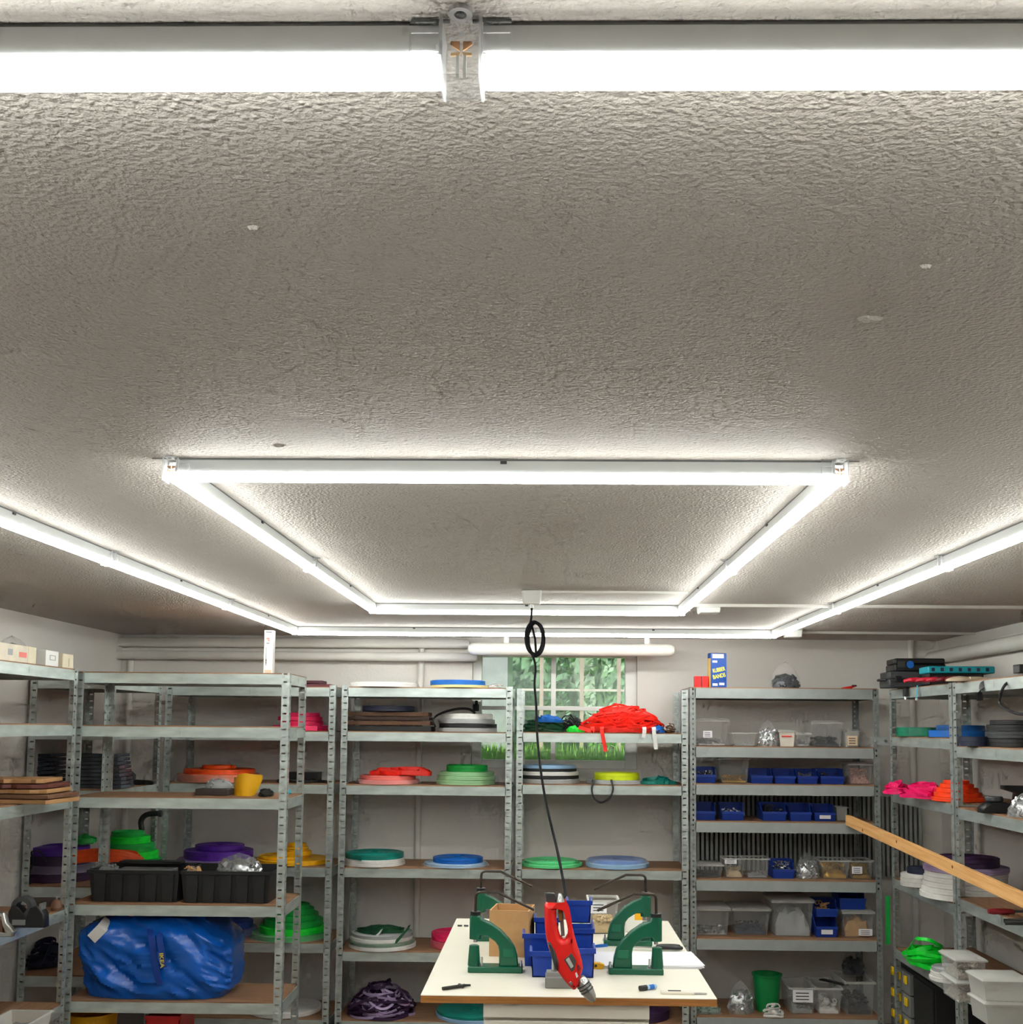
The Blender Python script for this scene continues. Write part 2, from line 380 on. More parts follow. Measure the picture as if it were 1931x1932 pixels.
# ------------------------------------------------------------------ garden outside
LZ = 1.36
g = MB(); g.box(-4, 5, YB + .3, 15, LZ - .3, LZ); tag(g.build('lawn', GRASS), 'bright green lawn outside the basement window', kind='stuff')
random.seed(3); g = MB()
for i in range(2600):
    x = random.uniform(-.42, 1.3); y = YB + .34 + random.random() ** 2 * 1.0; hh = random.uniform(.05, .15); dx = random.uniform(-.03, .03); wdt = .006
    g.add([(x - wdt, y, LZ), (x + wdt, y, LZ), (x + dx, y + random.uniform(-.02, .02), LZ + hh)], [(0, 1, 2)])
tag(g.build('grass_blades', GRASS), 'tall grass blades growing just outside the window', kind='stuff')
def bush(name, label, x, y, r, h, m, seed):
    random.seed(seed); t = thing(name, label, 'bush', (x, y, LZ)); g = MB()
    for i in range(1500):
        a_ = random.uniform(0, 2 * pi); u = random.random(); zz = h * u; rr = r * (0.35 + .65 * math.sin(pi * min(1, .25 + u * .8))) * random.uniform(.75, 1)
        p = Vector((rr * math.cos(a_), rr * math.sin(a_), zz + .07)); s = random.uniform(.025, .06)
        q = Vector((random.gauss(0, 1), random.gauss(0, 1), random.gauss(0, 1))).normalized(); e = q.orthogonal().normalized(); f_ = q.cross(e)
        g.add([p - e * s, p + f_ * s * .5, p + e * s, p - f_ * s * .5], [(0, 1, 2, 3)])
    o = g.build('foliage', m, t); o['kind'] = 'stuff'
    MB().lathe([(.05, 0), (.6 * r, .1), (.75 * r, h * .5), (.5 * r, h * .85), (.05, h * .95)], 14, (0, 0, 0), False).build('inner_crown', HEDGE, t)
for i, (x, y, r, h_, m) in enumerate([(-1.3, 10.6, .5, 2.3, HEDGE2), (-.25, 10.4, .5, 2.2, HEDGE), (.8, 10.8, .5, 2.5, HEDGE2), (1.85, 10.5, .5, 2.4, HEDGE), (2.9, 10.7, .5, 2.2, HEDGE2)]):
    bush('garden_bush', ['pale green bush outside, leftmost through the window', 'dark green bush outside, second from the left through the window', 'tall pale green bush outside, middle one through the window', 'dark green bush outside, fourth from the left through the window', 'pale green bush outside, rightmost through the window'][i], x, y, r, h_, m, 40 + i)
random.seed(9)
t = thing('tall_hedge', 'long pale green hedge behind the garden bushes', 'hedge', (0, 11.6, LZ)); n = 40; vs = []; fs = []
for j in range(14):
    for i in range(n + 1): vs.append((-4 + 9 * i / n, random.uniform(-.12, .12) + j * .012, j * .26 - (.0 if j else 0)))
for j in range(13):
    for i in range(n): a_ = j * (n + 1) + i; fs.append((a_, a_ + 1, a_ + n + 2, a_ + n + 1))
b0 = len(vs); vs += [(v[0], .6, v[2]) for v in vs]; fs += [tuple(b0 + q for q in reversed(f)) for f in fs]
MB().add(vs, fs).build('hedge_face', HEDGE2, t)
def fence():
    t = thing('garden_trellis', 'weathered white garden trellis with rails outside the window', 'trellis', (0, 7.8, LZ))
    for px in (1022, 1098, 1168):
        x = SX(px, 7.8, 1.8); MB().box(x - .013, x + .013, -.013, .013, 0, 1.3).build('post', mat('weathered_post', (176, 158, 146), .8), t)
    for z in (.38, .50, .82): MB().box(-.2, 1.2, -.008, .008, z - .008, z + .008).build('rail', mat('weathered_rail', (196, 190, 180), .8), t)
fence()
t = thing('garden_shed', 'grey shed wall outside at the left edge of the window', 'shed', (-.9, 8.0, LZ))
MB().box(-.6, .62, 0, 1.2, 0, 1.4).build('wall', SHED, t); MB().box(-.7, .68, -.1, 1.3, 1.4, 1.48).build('roof', DKGREY, t)
# ------------------------------------------------------------------ pipes, ducts and boxes on walls and ceiling
def pipe(name, label, pts, r, m=PIPE, n=14, cat='pipe', clips=()):
    t = thing(name, label, cat, pts[0]); P0 = Vector(pts[0])
    MB().tube([Vector(p) - P0 for p in pts], r, n).build('pipe_run', m, t)
    for c in clips: MB().box(c[0] - P0.x - .008, c[0] - P0.x + .008, -r - .004, YB - P0.y + .0, c[1] - P0.z - r - .004, c[1] - P0.z + r + .004).build('clip', m, t)
    return t
Yp = YB - .06
a = at(237, 1211, Yp); b = at(868, 1214, Yp)
pipe('wall_pipe', 'upper of the two thick white pipes along the back wall', [(a.x - .03, YB - .005, a.z), (a.x - .03, Yp, a.z), a, b, (b.x + .03, Yp, b.z), (b.x + .03, YB - .005, b.z)], m_(9.5, Yp))
a = at(222, 1235, Yp - .02); b = at(886, 1240, Yp - .02)
pipe('wall_pipe', 'lower of the two thick white pipes along the back wall', [(a.x - .02, YB - .005, a.z), (a.x - .02, Yp - .02, a.z), a, b, (b.x + .02, Yp - .02, b.z), (b.x + .02, YB - .005, b.z)], m_(8.5, Yp))
a = at(232, 1194, YB - .03); b = at(870, 1199, YB - .03)
pipe('cable_duct', 'thin white cable duct high on the back wall under the ceiling', [a, b], .016, cat='duct', n=4)
a = at(797, 1202, YB - .025); b = at(793, 1310, YB - .025)
pipe('wall_pipe', 'vertical white pipe on the back wall left of the window', [(a.x, YB - .02, CZ), (b.x, YB - .02, b.z), (b.x, YB - .02, .3)], .017)
a = at(247, 1246, YB - .02)
pipe('wall_pipe', 'thin vertical grey pipe in the left back corner', [(a.x, YB - .02, a.z), (a.x, YB - .02, .2)], .018)
# short insulated pipe over the window, on two hangers
Yi = 6.05; a = at(895, 1224, Yi); b = at(1262, 1226, Yi)
t = thing('insulated_pipe', 'thick white insulated pipe with rounded ends hanging above the window', 'pipe', (a.x, Yi, a.z))
rr = m_(12, Yi); L_ = b.x - a.x
prof = [(.001, -.035), (rr * .6, -.03), (rr * .9, -.015), (rr, 0)] + [(rr, L_ * i / 6) for i in range(1, 6)] + [(rr, L_), (rr * .9, L_ + .015), (rr * .6, L_ + .03), (.001, L_ + .035)]
MB().lathe(prof, 20, (0, 0, 0), False, 'x').build('insulation', PIPE, t)
for px in (956, 1221):
    x = SX(px, Yi, a.z) - a.x; MB().box(x - .014, x + .014, -.012, .012, rr * .7, CZ - a.z).build('hanger', WHITE, t)
# pipe on the right wall
a = at(1640, 1247, 6.2); z1 = 2.015
pipe('wall_pipe', 'white pipe running along the right wall under the ceiling', [(XR - .05, 6.3, z1 - .01), (XR - .05, 3.2, z1 - .01)], .036)
a = at(1747, 1350, 6.28)
pipe('wall_pipe', 'thin vertical white pipe in the right back corner', [(XR - .16, YB - .02, CZ), (XR - .16, YB - .02, .3)], .016)
# ceiling ducts
def duct(label, px0, px1, py):
    Y = .5 * F / (1378 - py) * .995
    x0 = SX(px0, Y, CZ); x1 = min(XR, SX(px1, Y, CZ))
    t = thing('ceiling_duct', label, 'duct', (x0, Y, CZ)); MB().box(0, x1 - x0, -.008, .008, -.012, 0).build('duct_channel', PIPE, t)
    return t
duct('thin white cable duct on the ceiling right of the inner light rectangle', 1292, 2200, 1146)
duct('thin white cable duct on the ceiling near the right back corner', 1500, 2200, 1196)
def cbox(label, px0, px1, py0, py1, Y):
    x0 = SX(px0, Y, 2.07); x1 = SX(px1, Y, 2.07); hh = m_(py1 - py0, Y)
    t = thing('junction_box', label, 'junction box', ((x0 + x1) / 2, Y, CZ)); w = (x1 - x0) / 2
    MB().frus((-w * .92, w * .92, -w * .9, w * .9), (-w, w, -w, w), -hh, 0).build('box_body', WHITE, t, bevel=.004)
    MB().box(-w * .96, w * .96, -w * .96, w * .96, -hh * .36, -hh * .3).build('cover_seam', MIDGREY, t)
    return t
cbox('white junction box on the ceiling right of the inner light rectangle', 1317, 1358, 1148, 1162, 4.62)
cbox('white junction box on the ceiling at the outer rectangle back right corner', 1481, 1512, 1191, 1205, 5.72)
# ceiling scars
for i, (px, py, wpx, lb) in enumerate([(478, 393, 26, 'elongated filler blob on the ceiling left of the middle'), (1748, 482, 26, 'elongated filler blob on the ceiling at the right'), (1640, 586, 60, 'flat filler patch on the ceiling at the right'), (1068, 1004, 90, 'rough plaster patch on the ceiling inside the inner light rectangle'), (528, 830, 34, 'cluster of plaster drips on the ceiling by the inner rectangle corner')]):
    Y = .505 * F / (1372 + (px - 1031) * .009 - py); x = SX(px, Y, CZ); r = m_(wpx / 2, Y); random.seed(i)
    o = MB(); n = 18
    ring = [(r * math.cos(2 * pi * k / n) * random.uniform(.75, 1), r * .55 * math.sin(2 * pi * k / n) * random.uniform(.7, 1)) for k in range(n)]
    o.add([(p[0], p[1], 0) for p in ring] + [(p[0] * .6, p[1] * .6, -.0035) for p in ring] + [(0, 0, -.0045)], [(k, (k + 1) % n, n + (k + 1) % n, n + k) for k in range(n)] + [(n + k, n + (k + 1) % n, 2 * n) for k in range(n)])
    q = o.build('trim_%d' % (i + 1), CEIL, loc=(x, Y, CZ)); struct(q); q['label'] = lb
# ------------------------------------------------------------------ LED lights
LW = .0145
def lamp(label, mid, L, rz):
    t = thing('led_batten_light', label, 'light', (mid[0], mid[1], CZ), rz, 'linked LED battens on the ceiling')
    hw = L / 2
    MB().prism([(-.011, -.004), (.011, -.004), (LW, -.028), (-LW, -.028)], -hw, hw, 'x').build('housing', ALU, t)
    MB().prism([(-.009, 0), (.009, 0), (.009, -.004), (-.009, -.004)], -hw * .96, hw * .96, 'x').build('mounting_rail', MIDGREY, t)
    pr_ = [(LW * 1.065 * math.cos(k * pi / 10), -.028 - .0165 * math.sin(k * pi / 10)) for k in range(11)]
    MB().prism(pr_, -hw + .004, hw - .004, 'x').build('diffuser', GLOW, t)
    for s_ in (-1, 1):
        MB().prism([(-.0105, -.0045), (.0105, -.0045), (LW + .0004, -.0285), (LW * .7, -.0405), (0, -.0448), (-LW * .7, -.0405), (-LW - .0004, -.0285)], s_ * hw - (.004 if s_ > 0 else 0), s_ * hw + (0 if s_ > 0 else .004), 'x').build('end_cap', FROSTW, t)
    MB().box(-.006, .006, -.0155, -.010, -.010, -.005).build('screw', DKGREY, t)
    return t
def connector(label, x, y, kind, rz=0.):
    t = thing('light_connector', label, 'connector', (x, y, CZ), rz, 'clear connectors between the LED battens')
    c = .0165
    th = .0018; o = MB()
    o.box(-.0135, .0135, -c, -c + th, -.0435, -.001); o.box(-.0135, .0135, c - th, c, -.0435, -.001); o.box(-.0135, .0135, -c, c, -.0445, -.0435)
    o.build('clear_body', CLEARP, t)
    for s_ in (-1, 1): MB().box(s_ * .0142 - .0012, s_ * .0142 + .0012, -c - .001, c + .001, -.0448, -.001).build('side_wall', FROSTW, t)
    for s_ in (-1, 1):
        q = MB(); x0, x1 = sorted((s_ * .016, s_ * .036)); q.box(x0, x1, -.0172, -.0162, -.0275, -.0267); q.box(x0, x1, -.0172, -.0162, -.0135, -.0128); xe = s_ * .036; q.box(xe - .0007, xe + .0007, -.0172, -.0162, -.0275, -.0128)
        q.build('clip_edge', FROSTW, t)
        x0, x1 = sorted((s_ * .008, s_ * .036)); MB().box(x0, x1, -.0145, -.0125, -.0035, -.0015).build('top_rail', MIDGREY, t)
    MB().lathe([(.0085, -.0035), (.0085, 0), (.0045, 0), (.0045, -.0035)], 18, (0, -.022, 0)).build('screw_ring', FROSTW, t)
    MB().cyl(0, -.022, -.004, -.001, .0028, 10).build('screw', MIDGREY, t)
    MB().box(-.0025, .0025, -.012, -.011, -.0125, -.010).build('moulding_tab', FROSTW, t)
    for s_ in (-1, 1):
        MB().prism([(s_ * .0012, -.0155), (s_ * .0075, -.0155), (s_ * .0080, -.0175), (s_ * .0055, -.0195), (s_ * .0012, -.0225)], -.0105, -.009).build('contact', COPPER, t)
        MB().prism([(s_ * .0005, -.0235), (s_ * .0075, -.0245), (s_ * .0075, -.0262), (s_ * .0015, -.0262)], -.0105, -.009).build('contact', mat('bright_copper', (246, 206, 150), .3, .5), t)
        MB().box(s_ * .0026 - .0011, s_ * .0026 + .0011, -.0105, -.0085, -.0425, -.0262).build('pin_guide', WHITE, t)
    return t
ox0, ox1, oy0, oy1 = -1.289, 1.150, .775, 5.70
ix0, ix1, iy0, iy1 = -.717, .548, 2.095, 4.59
oxm = SX(872, oy0, 2.06); G = .018
lamp('LED batten across the top of the picture, left of the clear joint', ((oxm - 1.19 + oxm) / 2, oy0), 1.19 - .029, 0)
lamp('LED batten across the top of the picture, right of the clear joint', ((oxm + 1.19 + oxm) / 2, oy0), 1.19 - .029, 0)
xm = (ox0 + ox1) / 2
lamp('LED batten on the back side of the outer rectangle, left half', ((ox0 + xm) / 2, oy1), (ox1 - ox0) / 2 - G, 0)
lamp('LED batten on the back side of the outer rectangle, right half above the window', ((ox1 + xm) / 2, oy1), (ox1 - ox0) / 2 - G, 0)
P4 = (oy1 - oy0) / 4; nm = ['nearest the camera', 'second from the camera', 'third from the camera', 'farthest, ending at the back corner']
for k in range(4):
    y = oy0 + P4 * (k + .5)
    lamp('LED batten on the left side of the outer rectangle, ' + nm[k], (ox0, y), P4 - G, pi / 2)
    lamp('LED batten on the right side of the outer rectangle, ' + nm[k], (ox1, y), P4 - G, -pi / 2)
lamp('LED batten on the front side of the inner rectangle', ((ix0 + ix1) / 2, iy0), ix1 - ix0 - G, 0)
lamp('LED batten on the back side of the inner rectangle, behind the cord', ((ix0 + ix1) / 2, iy1), ix1 - ix0 - G, 0)
P2 = (iy1 - iy0) / 2
for k in range(2):
    y = iy0 + P2 * (k + .5); q = ('near half', 'far half')[k]
    lamp('LED batten on the left side of the inner rectangle, ' + q, (ix0, y), P2 - G, pi / 2)
    lamp('LED batten on the right side of the inner rectangle, ' + q, (ix1, y), P2 - G, -pi / 2)
connector('large clear plastic joint with copper contacts at the top of the picture', oxm, oy0, 's')
connector('clear joint in the middle of the outer back lights', xm, oy1, 's')
for k in range(1, 4):
    q = ('nearest the camera', 'second from the camera', 'farthest from the camera')[k - 1]
    connector('clear joint on the left outer light line, ' + q, ox0, oy0 + P4 * k, 's', pi / 2)
    connector('clear joint on the right outer light line, ' + q, ox1, oy0 + P4 * k, 's', -pi / 2)
connector('clear joint halfway along the left inner light line', ix0, iy0 + P2, 's', pi / 2)
connector('clear joint halfway along the right inner light line', ix1, iy0 + P2, 's', -pi / 2)
for x, y, q in ((ix0, iy0, 'front left corner of the inner rectangle'), (ix1, iy0, 'front right corner of the inner rectangle'), (ix0, iy1, 'back left corner of the inner rectangle'), (ix1, iy1, 'back right corner of the inner rectangle'), (ox0, oy1, 'back left corner of the outer rectangle'), (ox1, oy1, 'back right corner of the outer rectangle')):
    connector('clear corner connector at the ' + q, x, y, 'c')
# ================================================================== SHELVING
PM = {}
FL = .034
def post_mesh(sx, sy, h, m, fl):
    k = (sx, sy, round(h, 3), m.name)
    if k not in PM:
        t = .002; P = [(0, 0), (fl, 0), (fl, t), (t, t), (t, fl), (0, fl)]
        P = [(p[0] * sx, p[1] * sy) for p in P]
        me = MB().prism(P, 0, h, 'z').mesh('post'); me.materials.append(m); PM[k] = me
    return PM[k]
def beam_mesh(L, bh, m):
    k = ('b', round(L, 3), bh, m.name)
    if k not in PM:
        poly = [(0, 0), (.014, 0), (.014, .0015), (.0015, .0015), (.0015, bh - .0015), (.011, bh - .0015), (.011, bh), (0, bh)]
        o = MB().prism(poly, 0, L, 'x'); o.box(L / 2 - .002, L / 2 + .002, -.0012, .001, bh * .25, bh * .8)
        me = o.mesh('beam'); me.materials.append(m); PM[k] = me
    return PM[k]
UN = {}
def unit(key, label, ox, oy, rz, w, d, zs, h=1.81, pm=POSTM, bm_=GALV, bh=.046, fl=FL, zb=0.):
    t = thing('steel_shelving_unit', label, 'shelving unit', (ox, oy, 0), rz)
    for (sx, sy, x, y) in ((1, 1, 0, 0), (-1, 1, w, 0), (1, -1, 0, d), (-1, -1, w, d)):
        link('post', post_mesh(sx, sy, h, pm, fl), pm, t, (x, y, 0))
    for z in zs:
        for y, r in ((.0, 0), (d, pi)):
            o = link('front_beam' if r == 0 else 'rear_beam', beam_mesh(w - 2 * fl + .008, bh, bm_), bm_, t, (fl - .004 if r == 0 else w - fl + .004, y, z - bh)); o.rotation_euler.z = r
        for x, r in ((.0, -pi / 2), (w, pi / 2)):
            o = link('side_beam', beam_mesh(d - 2 * fl + .008, bh, bm_), bm_, t, (x, d - fl + .004 if r < 0 else fl - .004, z - bh)); o.rotation_euler.z = r
        MB().box(.005, w - .005, .005, d - .005, z - .002, z + .005).build('shelf_board', BOARD, t)
    UN[key] = [z + .0055 for z in zs]
    return t
Y2 = 5.85; D = .40
xc0, xc1 = -1.998, -1.103
unit('C', 'galvanised shelving unit on the back wall behind the blue bag, leftmost', xc0, Y2, 0, xc1 - xc0, D, (1.797, 1.565, 1.292, .866, .48, .098))
unit('2', 'galvanised shelving unit on the back wall holding teal and blue rolls', -1.072, Y2, 0, .895, D, (1.798, 1.567, 1.29, .866, .442, .095))
unit('3', 'galvanised shelving unit without top shelf in front of the window', -.155, Y2, 0, .890, D, (1.570, 1.302, .870, .447, .1), h=1.80)
unit('4', 'grey steel shelving unit full of blue bins and clear boxes', .745, Y2, 0, .976, D, (1.811, 1.506, 1.313, 1.121, .825, .529, .138), h=1.812, pm=POSTG, bm_=GREYST, bh=.052, fl=.030)
YBu = 4.80; DB = .36
unit('B', 'free standing galvanised shelving unit holding the big blue bag', -2.031, YBu, .012, .923, DB, (1.818, 1.588, 1.284, .832, .429), h=1.824, bh=.044)
# units along the side walls (their front faces the room)
unit('A', 'galvanised shelving unit on the left wall nearest the camera', -2.012, 3.86, pi / 2, .91, D - .01, (1.826, 1.592, 1.286, .822, .43), h=1.83, bh=.044)
unit('D', 'galvanised shelving unit on the left wall in the back corner', -2.012, 5.17, pi / 2, .66, D - .01, (1.806, 1.57, 1.29, .85, .45), h=1.81)
unit('R', 'galvanised shelving unit on the right wall in the back corner', 1.748, 5.76, -pi / 2, .88, D, (1.803, 1.566, 1.285, .86, .515), h=1.808, bh=.044)
unit('S', 'galvanised shelving unit on the right wall nearest the camera', 1.748, 4.865, -pi / 2, .90, D, (1.803, 1.533, 1.274, .895, .526), h=1.808, bh=.044)
# joining bracket between the back wall unit and the right wall unit
a = at(1665, 1398, 5.80); t = thing('joining_bracket', 'small grey bracket joining two shelf posts in the right back corner', 'bracket', (a.x, 5.838, a.z))
MB().box(-.045, .045, -.002, .002, -.02, .02).build('bracket_plate', GREYST, t)
for s_ in (-1, 1): MB().lathe([(.007, -.006), (.007, -.002)], 12, (s_ * .028, 0, 0), False, 'y').build('bolt', STEEL, t)
# radiator behind the grey unit
x0 = SX(1306, 6.28, 1.1); x1 = SX(1742, 6.28, 1.1); z0 = .80; z1 = at(1400, 1500, 6.28).z
t = thing('radiator', 'long dark grey finned radiator on the back wall behind the blue bins', 'radiator', (x0, 6.29, z0))
MB().box(0, x1 - x0, .02, .036, .01, z1 - z0 - .01).build('back_panel', DARKV, t)
nf = 50; st = (x1 - x0) / nf; fm = MB().box(0, st * .56, -.02, .02, 0, z1 - z0).mesh('fin'); fm.materials.append(FINM)
for k in range(nf): link('fin', fm, FINM, t, (k * st, 0, 0))
# ================================================================== ITEM BUILDERS
def coil_mesh(r, h, ri=None, cone=0., n=12, seg=44):
    ri = ri if ri is not None else r * .16
    p = [(ri, 0), (ri, h + cone)]
    for i in range(1, n + 1):
        q = ri + (r - ri) * i / n
        p.append((q - (r - ri) / n * .55, h + cone * (1 - (i - .5) / n) - .0001)); p.append((q, h + cone * (1 - i / n) - .0022))
    p += [(r, h * .5 + .0005), (r - .0015, h * .5), (r, h * .5 - .0005), (r, .001), (r - .001, 0)]
    return MB().lathe(p, seg)
def roll(label, px0, px1, Y, z, hpx, m, cone=0., ri=None, tail=None, film=False, group='rolls of strap on the shelves', name='strap_roll', parts=True):
    X = SX((px0 + px1) / 2, Y, z); r = m_((px1 - px0) / 2, Y); h = m_(hpx, Y)
    t = thing(name, label, 'strap roll', (X, Y, z), group=group)
    coil_mesh(r, h, ri, cone).build('coil', m, t, rz=random.uniform(0, 6))
    if tail is not None:
        a = tail; ux, uy = math.cos(a), math.sin(a)
        P = [(r * math.cos(a - .5), r * math.sin(a - .5), h * .5), (r * 1.005 * ux, r * 1.005 * uy, h * .5), (r * 1.02 * ux - uy * r * .3, r * 1.02 * uy + ux * r * .3, h * .5), (r * 1.02 * ux - uy * r * .55, r * 1.02 * uy + ux * r * .55, h * .42)]
        MB().ribbon(smooth_path(P, 5), h * .9, .0025).build('loose_end', m, t)
    if film:
        MB().lathe([(r * .5, h + .0002), (r * .8, h + .0004), (r * 1.02, h - .001), (r * 1.06, h * .4), (r * 1.1, .001), (r * 1.0, .0005)], 26, (0, 0, 0), False).build('plastic_wrap', FILM, t)
    return z + h + (cone if cone > 0 else 0)
def stack(where, px0, px1, Y, z, layers, group=None):
    """layers from the bottom: (hpx, material, colour word, [inset px left, inset px right], options)"""
    n = len(layers)
    for i, l in enumerate(layers):
        hp, m, cw = l[:3]; i0, i1 = (l[3] if len(l) > 3 and l[3] else (0, 0)); kw = l[4] if len(l) > 4 else {}
        pos = 'single' if n == 1 else ('topmost' if i == n - 1 else ORD[i])
        lb = f'{cw} strap roll {where}' if n == 1 else f'{cw} strap roll, {pos} {where}'
        z = roll(lb, px0 + i0, px1 - i1, Y, z + .0006, hp, m, group=group or 'rolls of strap on the shelves', **kw)
    return z
def tangle(name, label, px0, px1, Y, z, hpx, m, seed, n=26, w=.014, dy=None, tk=.0022, hang=None, cat='strap bundle', loopy=1., group='tangled strap bundles', parent=None):
    random.seed(seed); X = SX((px0 + px1) / 2, Y, z); rx = m_((px1 - px0) / 2, Y) - w * .7; ry = dy or min(rx * .8, .15); h = m_(hpx, Y)
    P = []; ph = random.uniform(0, 6)
    for i in range(n):
        cx = random.uniform(-.38, .38) * rx * loopy; cy = random.uniform(-.3, .3) * ry * loopy
        ax = rx * random.uniform(.35, 1) * (1 - abs(cx) / rx); ay = ry * random.uniform(.4, 1) * (1 - abs(cy) / ry)
        zc = w * .55 + (h - w) * (i / n) * (1 - .35 * random.random())
        tl = random.uniform(-.25, .25)
        for k in range(7):
            a = ph + 2 * pi * k / 7 + random.uniform(-.2, .2)
            q = (cx + ax * math.cos(a)) / rx; rad = min(1, math.hypot(q, (cy + ay * math.sin(a)) / ry))
            zz = max(w * .55, zc * (1 - .75 * rad ** 2) + tl * .02 * math.sin(a * 2) + random.uniform(-.004, .004))
            P.append((max(-rx, min(rx, cx + ax * math.cos(a))), max(-ry, min(ry, cy + ay * math.sin(a))), zz))
    t = parent or thing(name, label, cat, (X, Y, z), group=group)
    MB().tube(smooth_path(P, 4), 1, 4, False, (w / 2, tk / 2)).build('strap_tangle', m, t)
    for q in hang or ():
        a = Vector((SX(q[0], q[4], z) - X, q[4] - Y, q[3] if len(q) > 5 else .03)); b = at(q[1], q[2], q[4]) - Vector((X, Y, z))
        e = Vector((a.x, a.y - .012, .006))
        MB().ribbon(smooth_path([(a.x, a.y + .1, .02), a, e, (a.x * .6 + b.x * .4, e.y, e.z * .6 + b.z * .4), (b.x, e.y, b.z)], 6), .020, tk, (1, 0, 0.1)).build('hanging_end', q[3] if not isinstance(q[3], (int, float)) else m, t)
    return t
def bits(w, d, h, m, n, s, t, seed, x0=0., y0=0., z0=.003, kind='mix'):
    """a heap of small fittings, one part"""
    random.seed(seed); o = MB()
    for i in range(n):
        x = x0 + random.uniform(s, w - s); y = y0 + random.uniform(s, d - s); z = z0 + s * .4 + random.random() * max(.001, h - s)
        a = random.uniform(0, pi); b_ = random.uniform(-1, 1)
        if kind == 'ring' or (kind == 'mix' and i % 3 == 0):
            ux = Vector((math.cos(a), math.sin(a), 0)); uz = Vector((-math.sin(a) * b_, math.cos(a) * b_, 1)).normalized()
            o.tube([Vector((x, y, z)) + (ux * math.cos(k * pi / 4) + uz * math.sin(k * pi / 4)) * s * .8 for k in range(8)], s * .2, 4, True)
        else:
            M = Matrix.Rotation(a, 3, 'Z') @ Matrix.Rotation(b_, 3, 'X'); lx, ly, lz = s, s * .55, s * .35
            vs = [M @ Vector((i_ * lx, j * ly, k * lz)) * .8 + Vector((x, y, z)) for k in (-1, 1) for j in (-1, 1) for i_ in (-1, 1)]
            o.add(vs, [(0, 2, 3, 1), (4, 5, 7, 6), (0, 1, 5, 4), (2, 6, 7, 3), (0, 4, 6, 2), (1, 3, 7, 5)])
    q = o.build('contents', m, t); q['kind'] = 'stuff'; return q
def heap(w, d, h, m, t, seed, x0=0, y0=0, z0=.003):
    random.seed(seed); o = MB(); n = 9; vs = []; fs = []
    for j in range(n):
        for i in range(n):
            u, v = i / (n - 1), j / (n - 1); e = min(1, 4 * min(u, 1 - u, v, 1 - v) + .35)
            vs.append((x0 + u * w, y0 + v * d, z0 + h * e * random.uniform(.72, 1)))
    for j in range(n - 1):
        for i in range(n - 1): a = j * n + i; fs.append((a, a + 1, a + n + 1, a + n))
    rim = [i for i in range(n)] + [n * (j + 1) - 1 for j in range(1, n)] + [n * (n - 1) + i for i in range(n - 2, -1, -1)] + [n * j for j in range(n - 2, 0, -1)]
    base = len(vs); vs += [(vs[i][0], vs[i][1], z0) for i in rim]; k = len(rim)
    fs += [(rim[i], rim[(i + 1) % k], base + (i + 1) % k, base + i) for i in range(k)]; fs.append(tuple(range(base, base + k)))
    return o.add(vs, fs).build('filling', m, t)
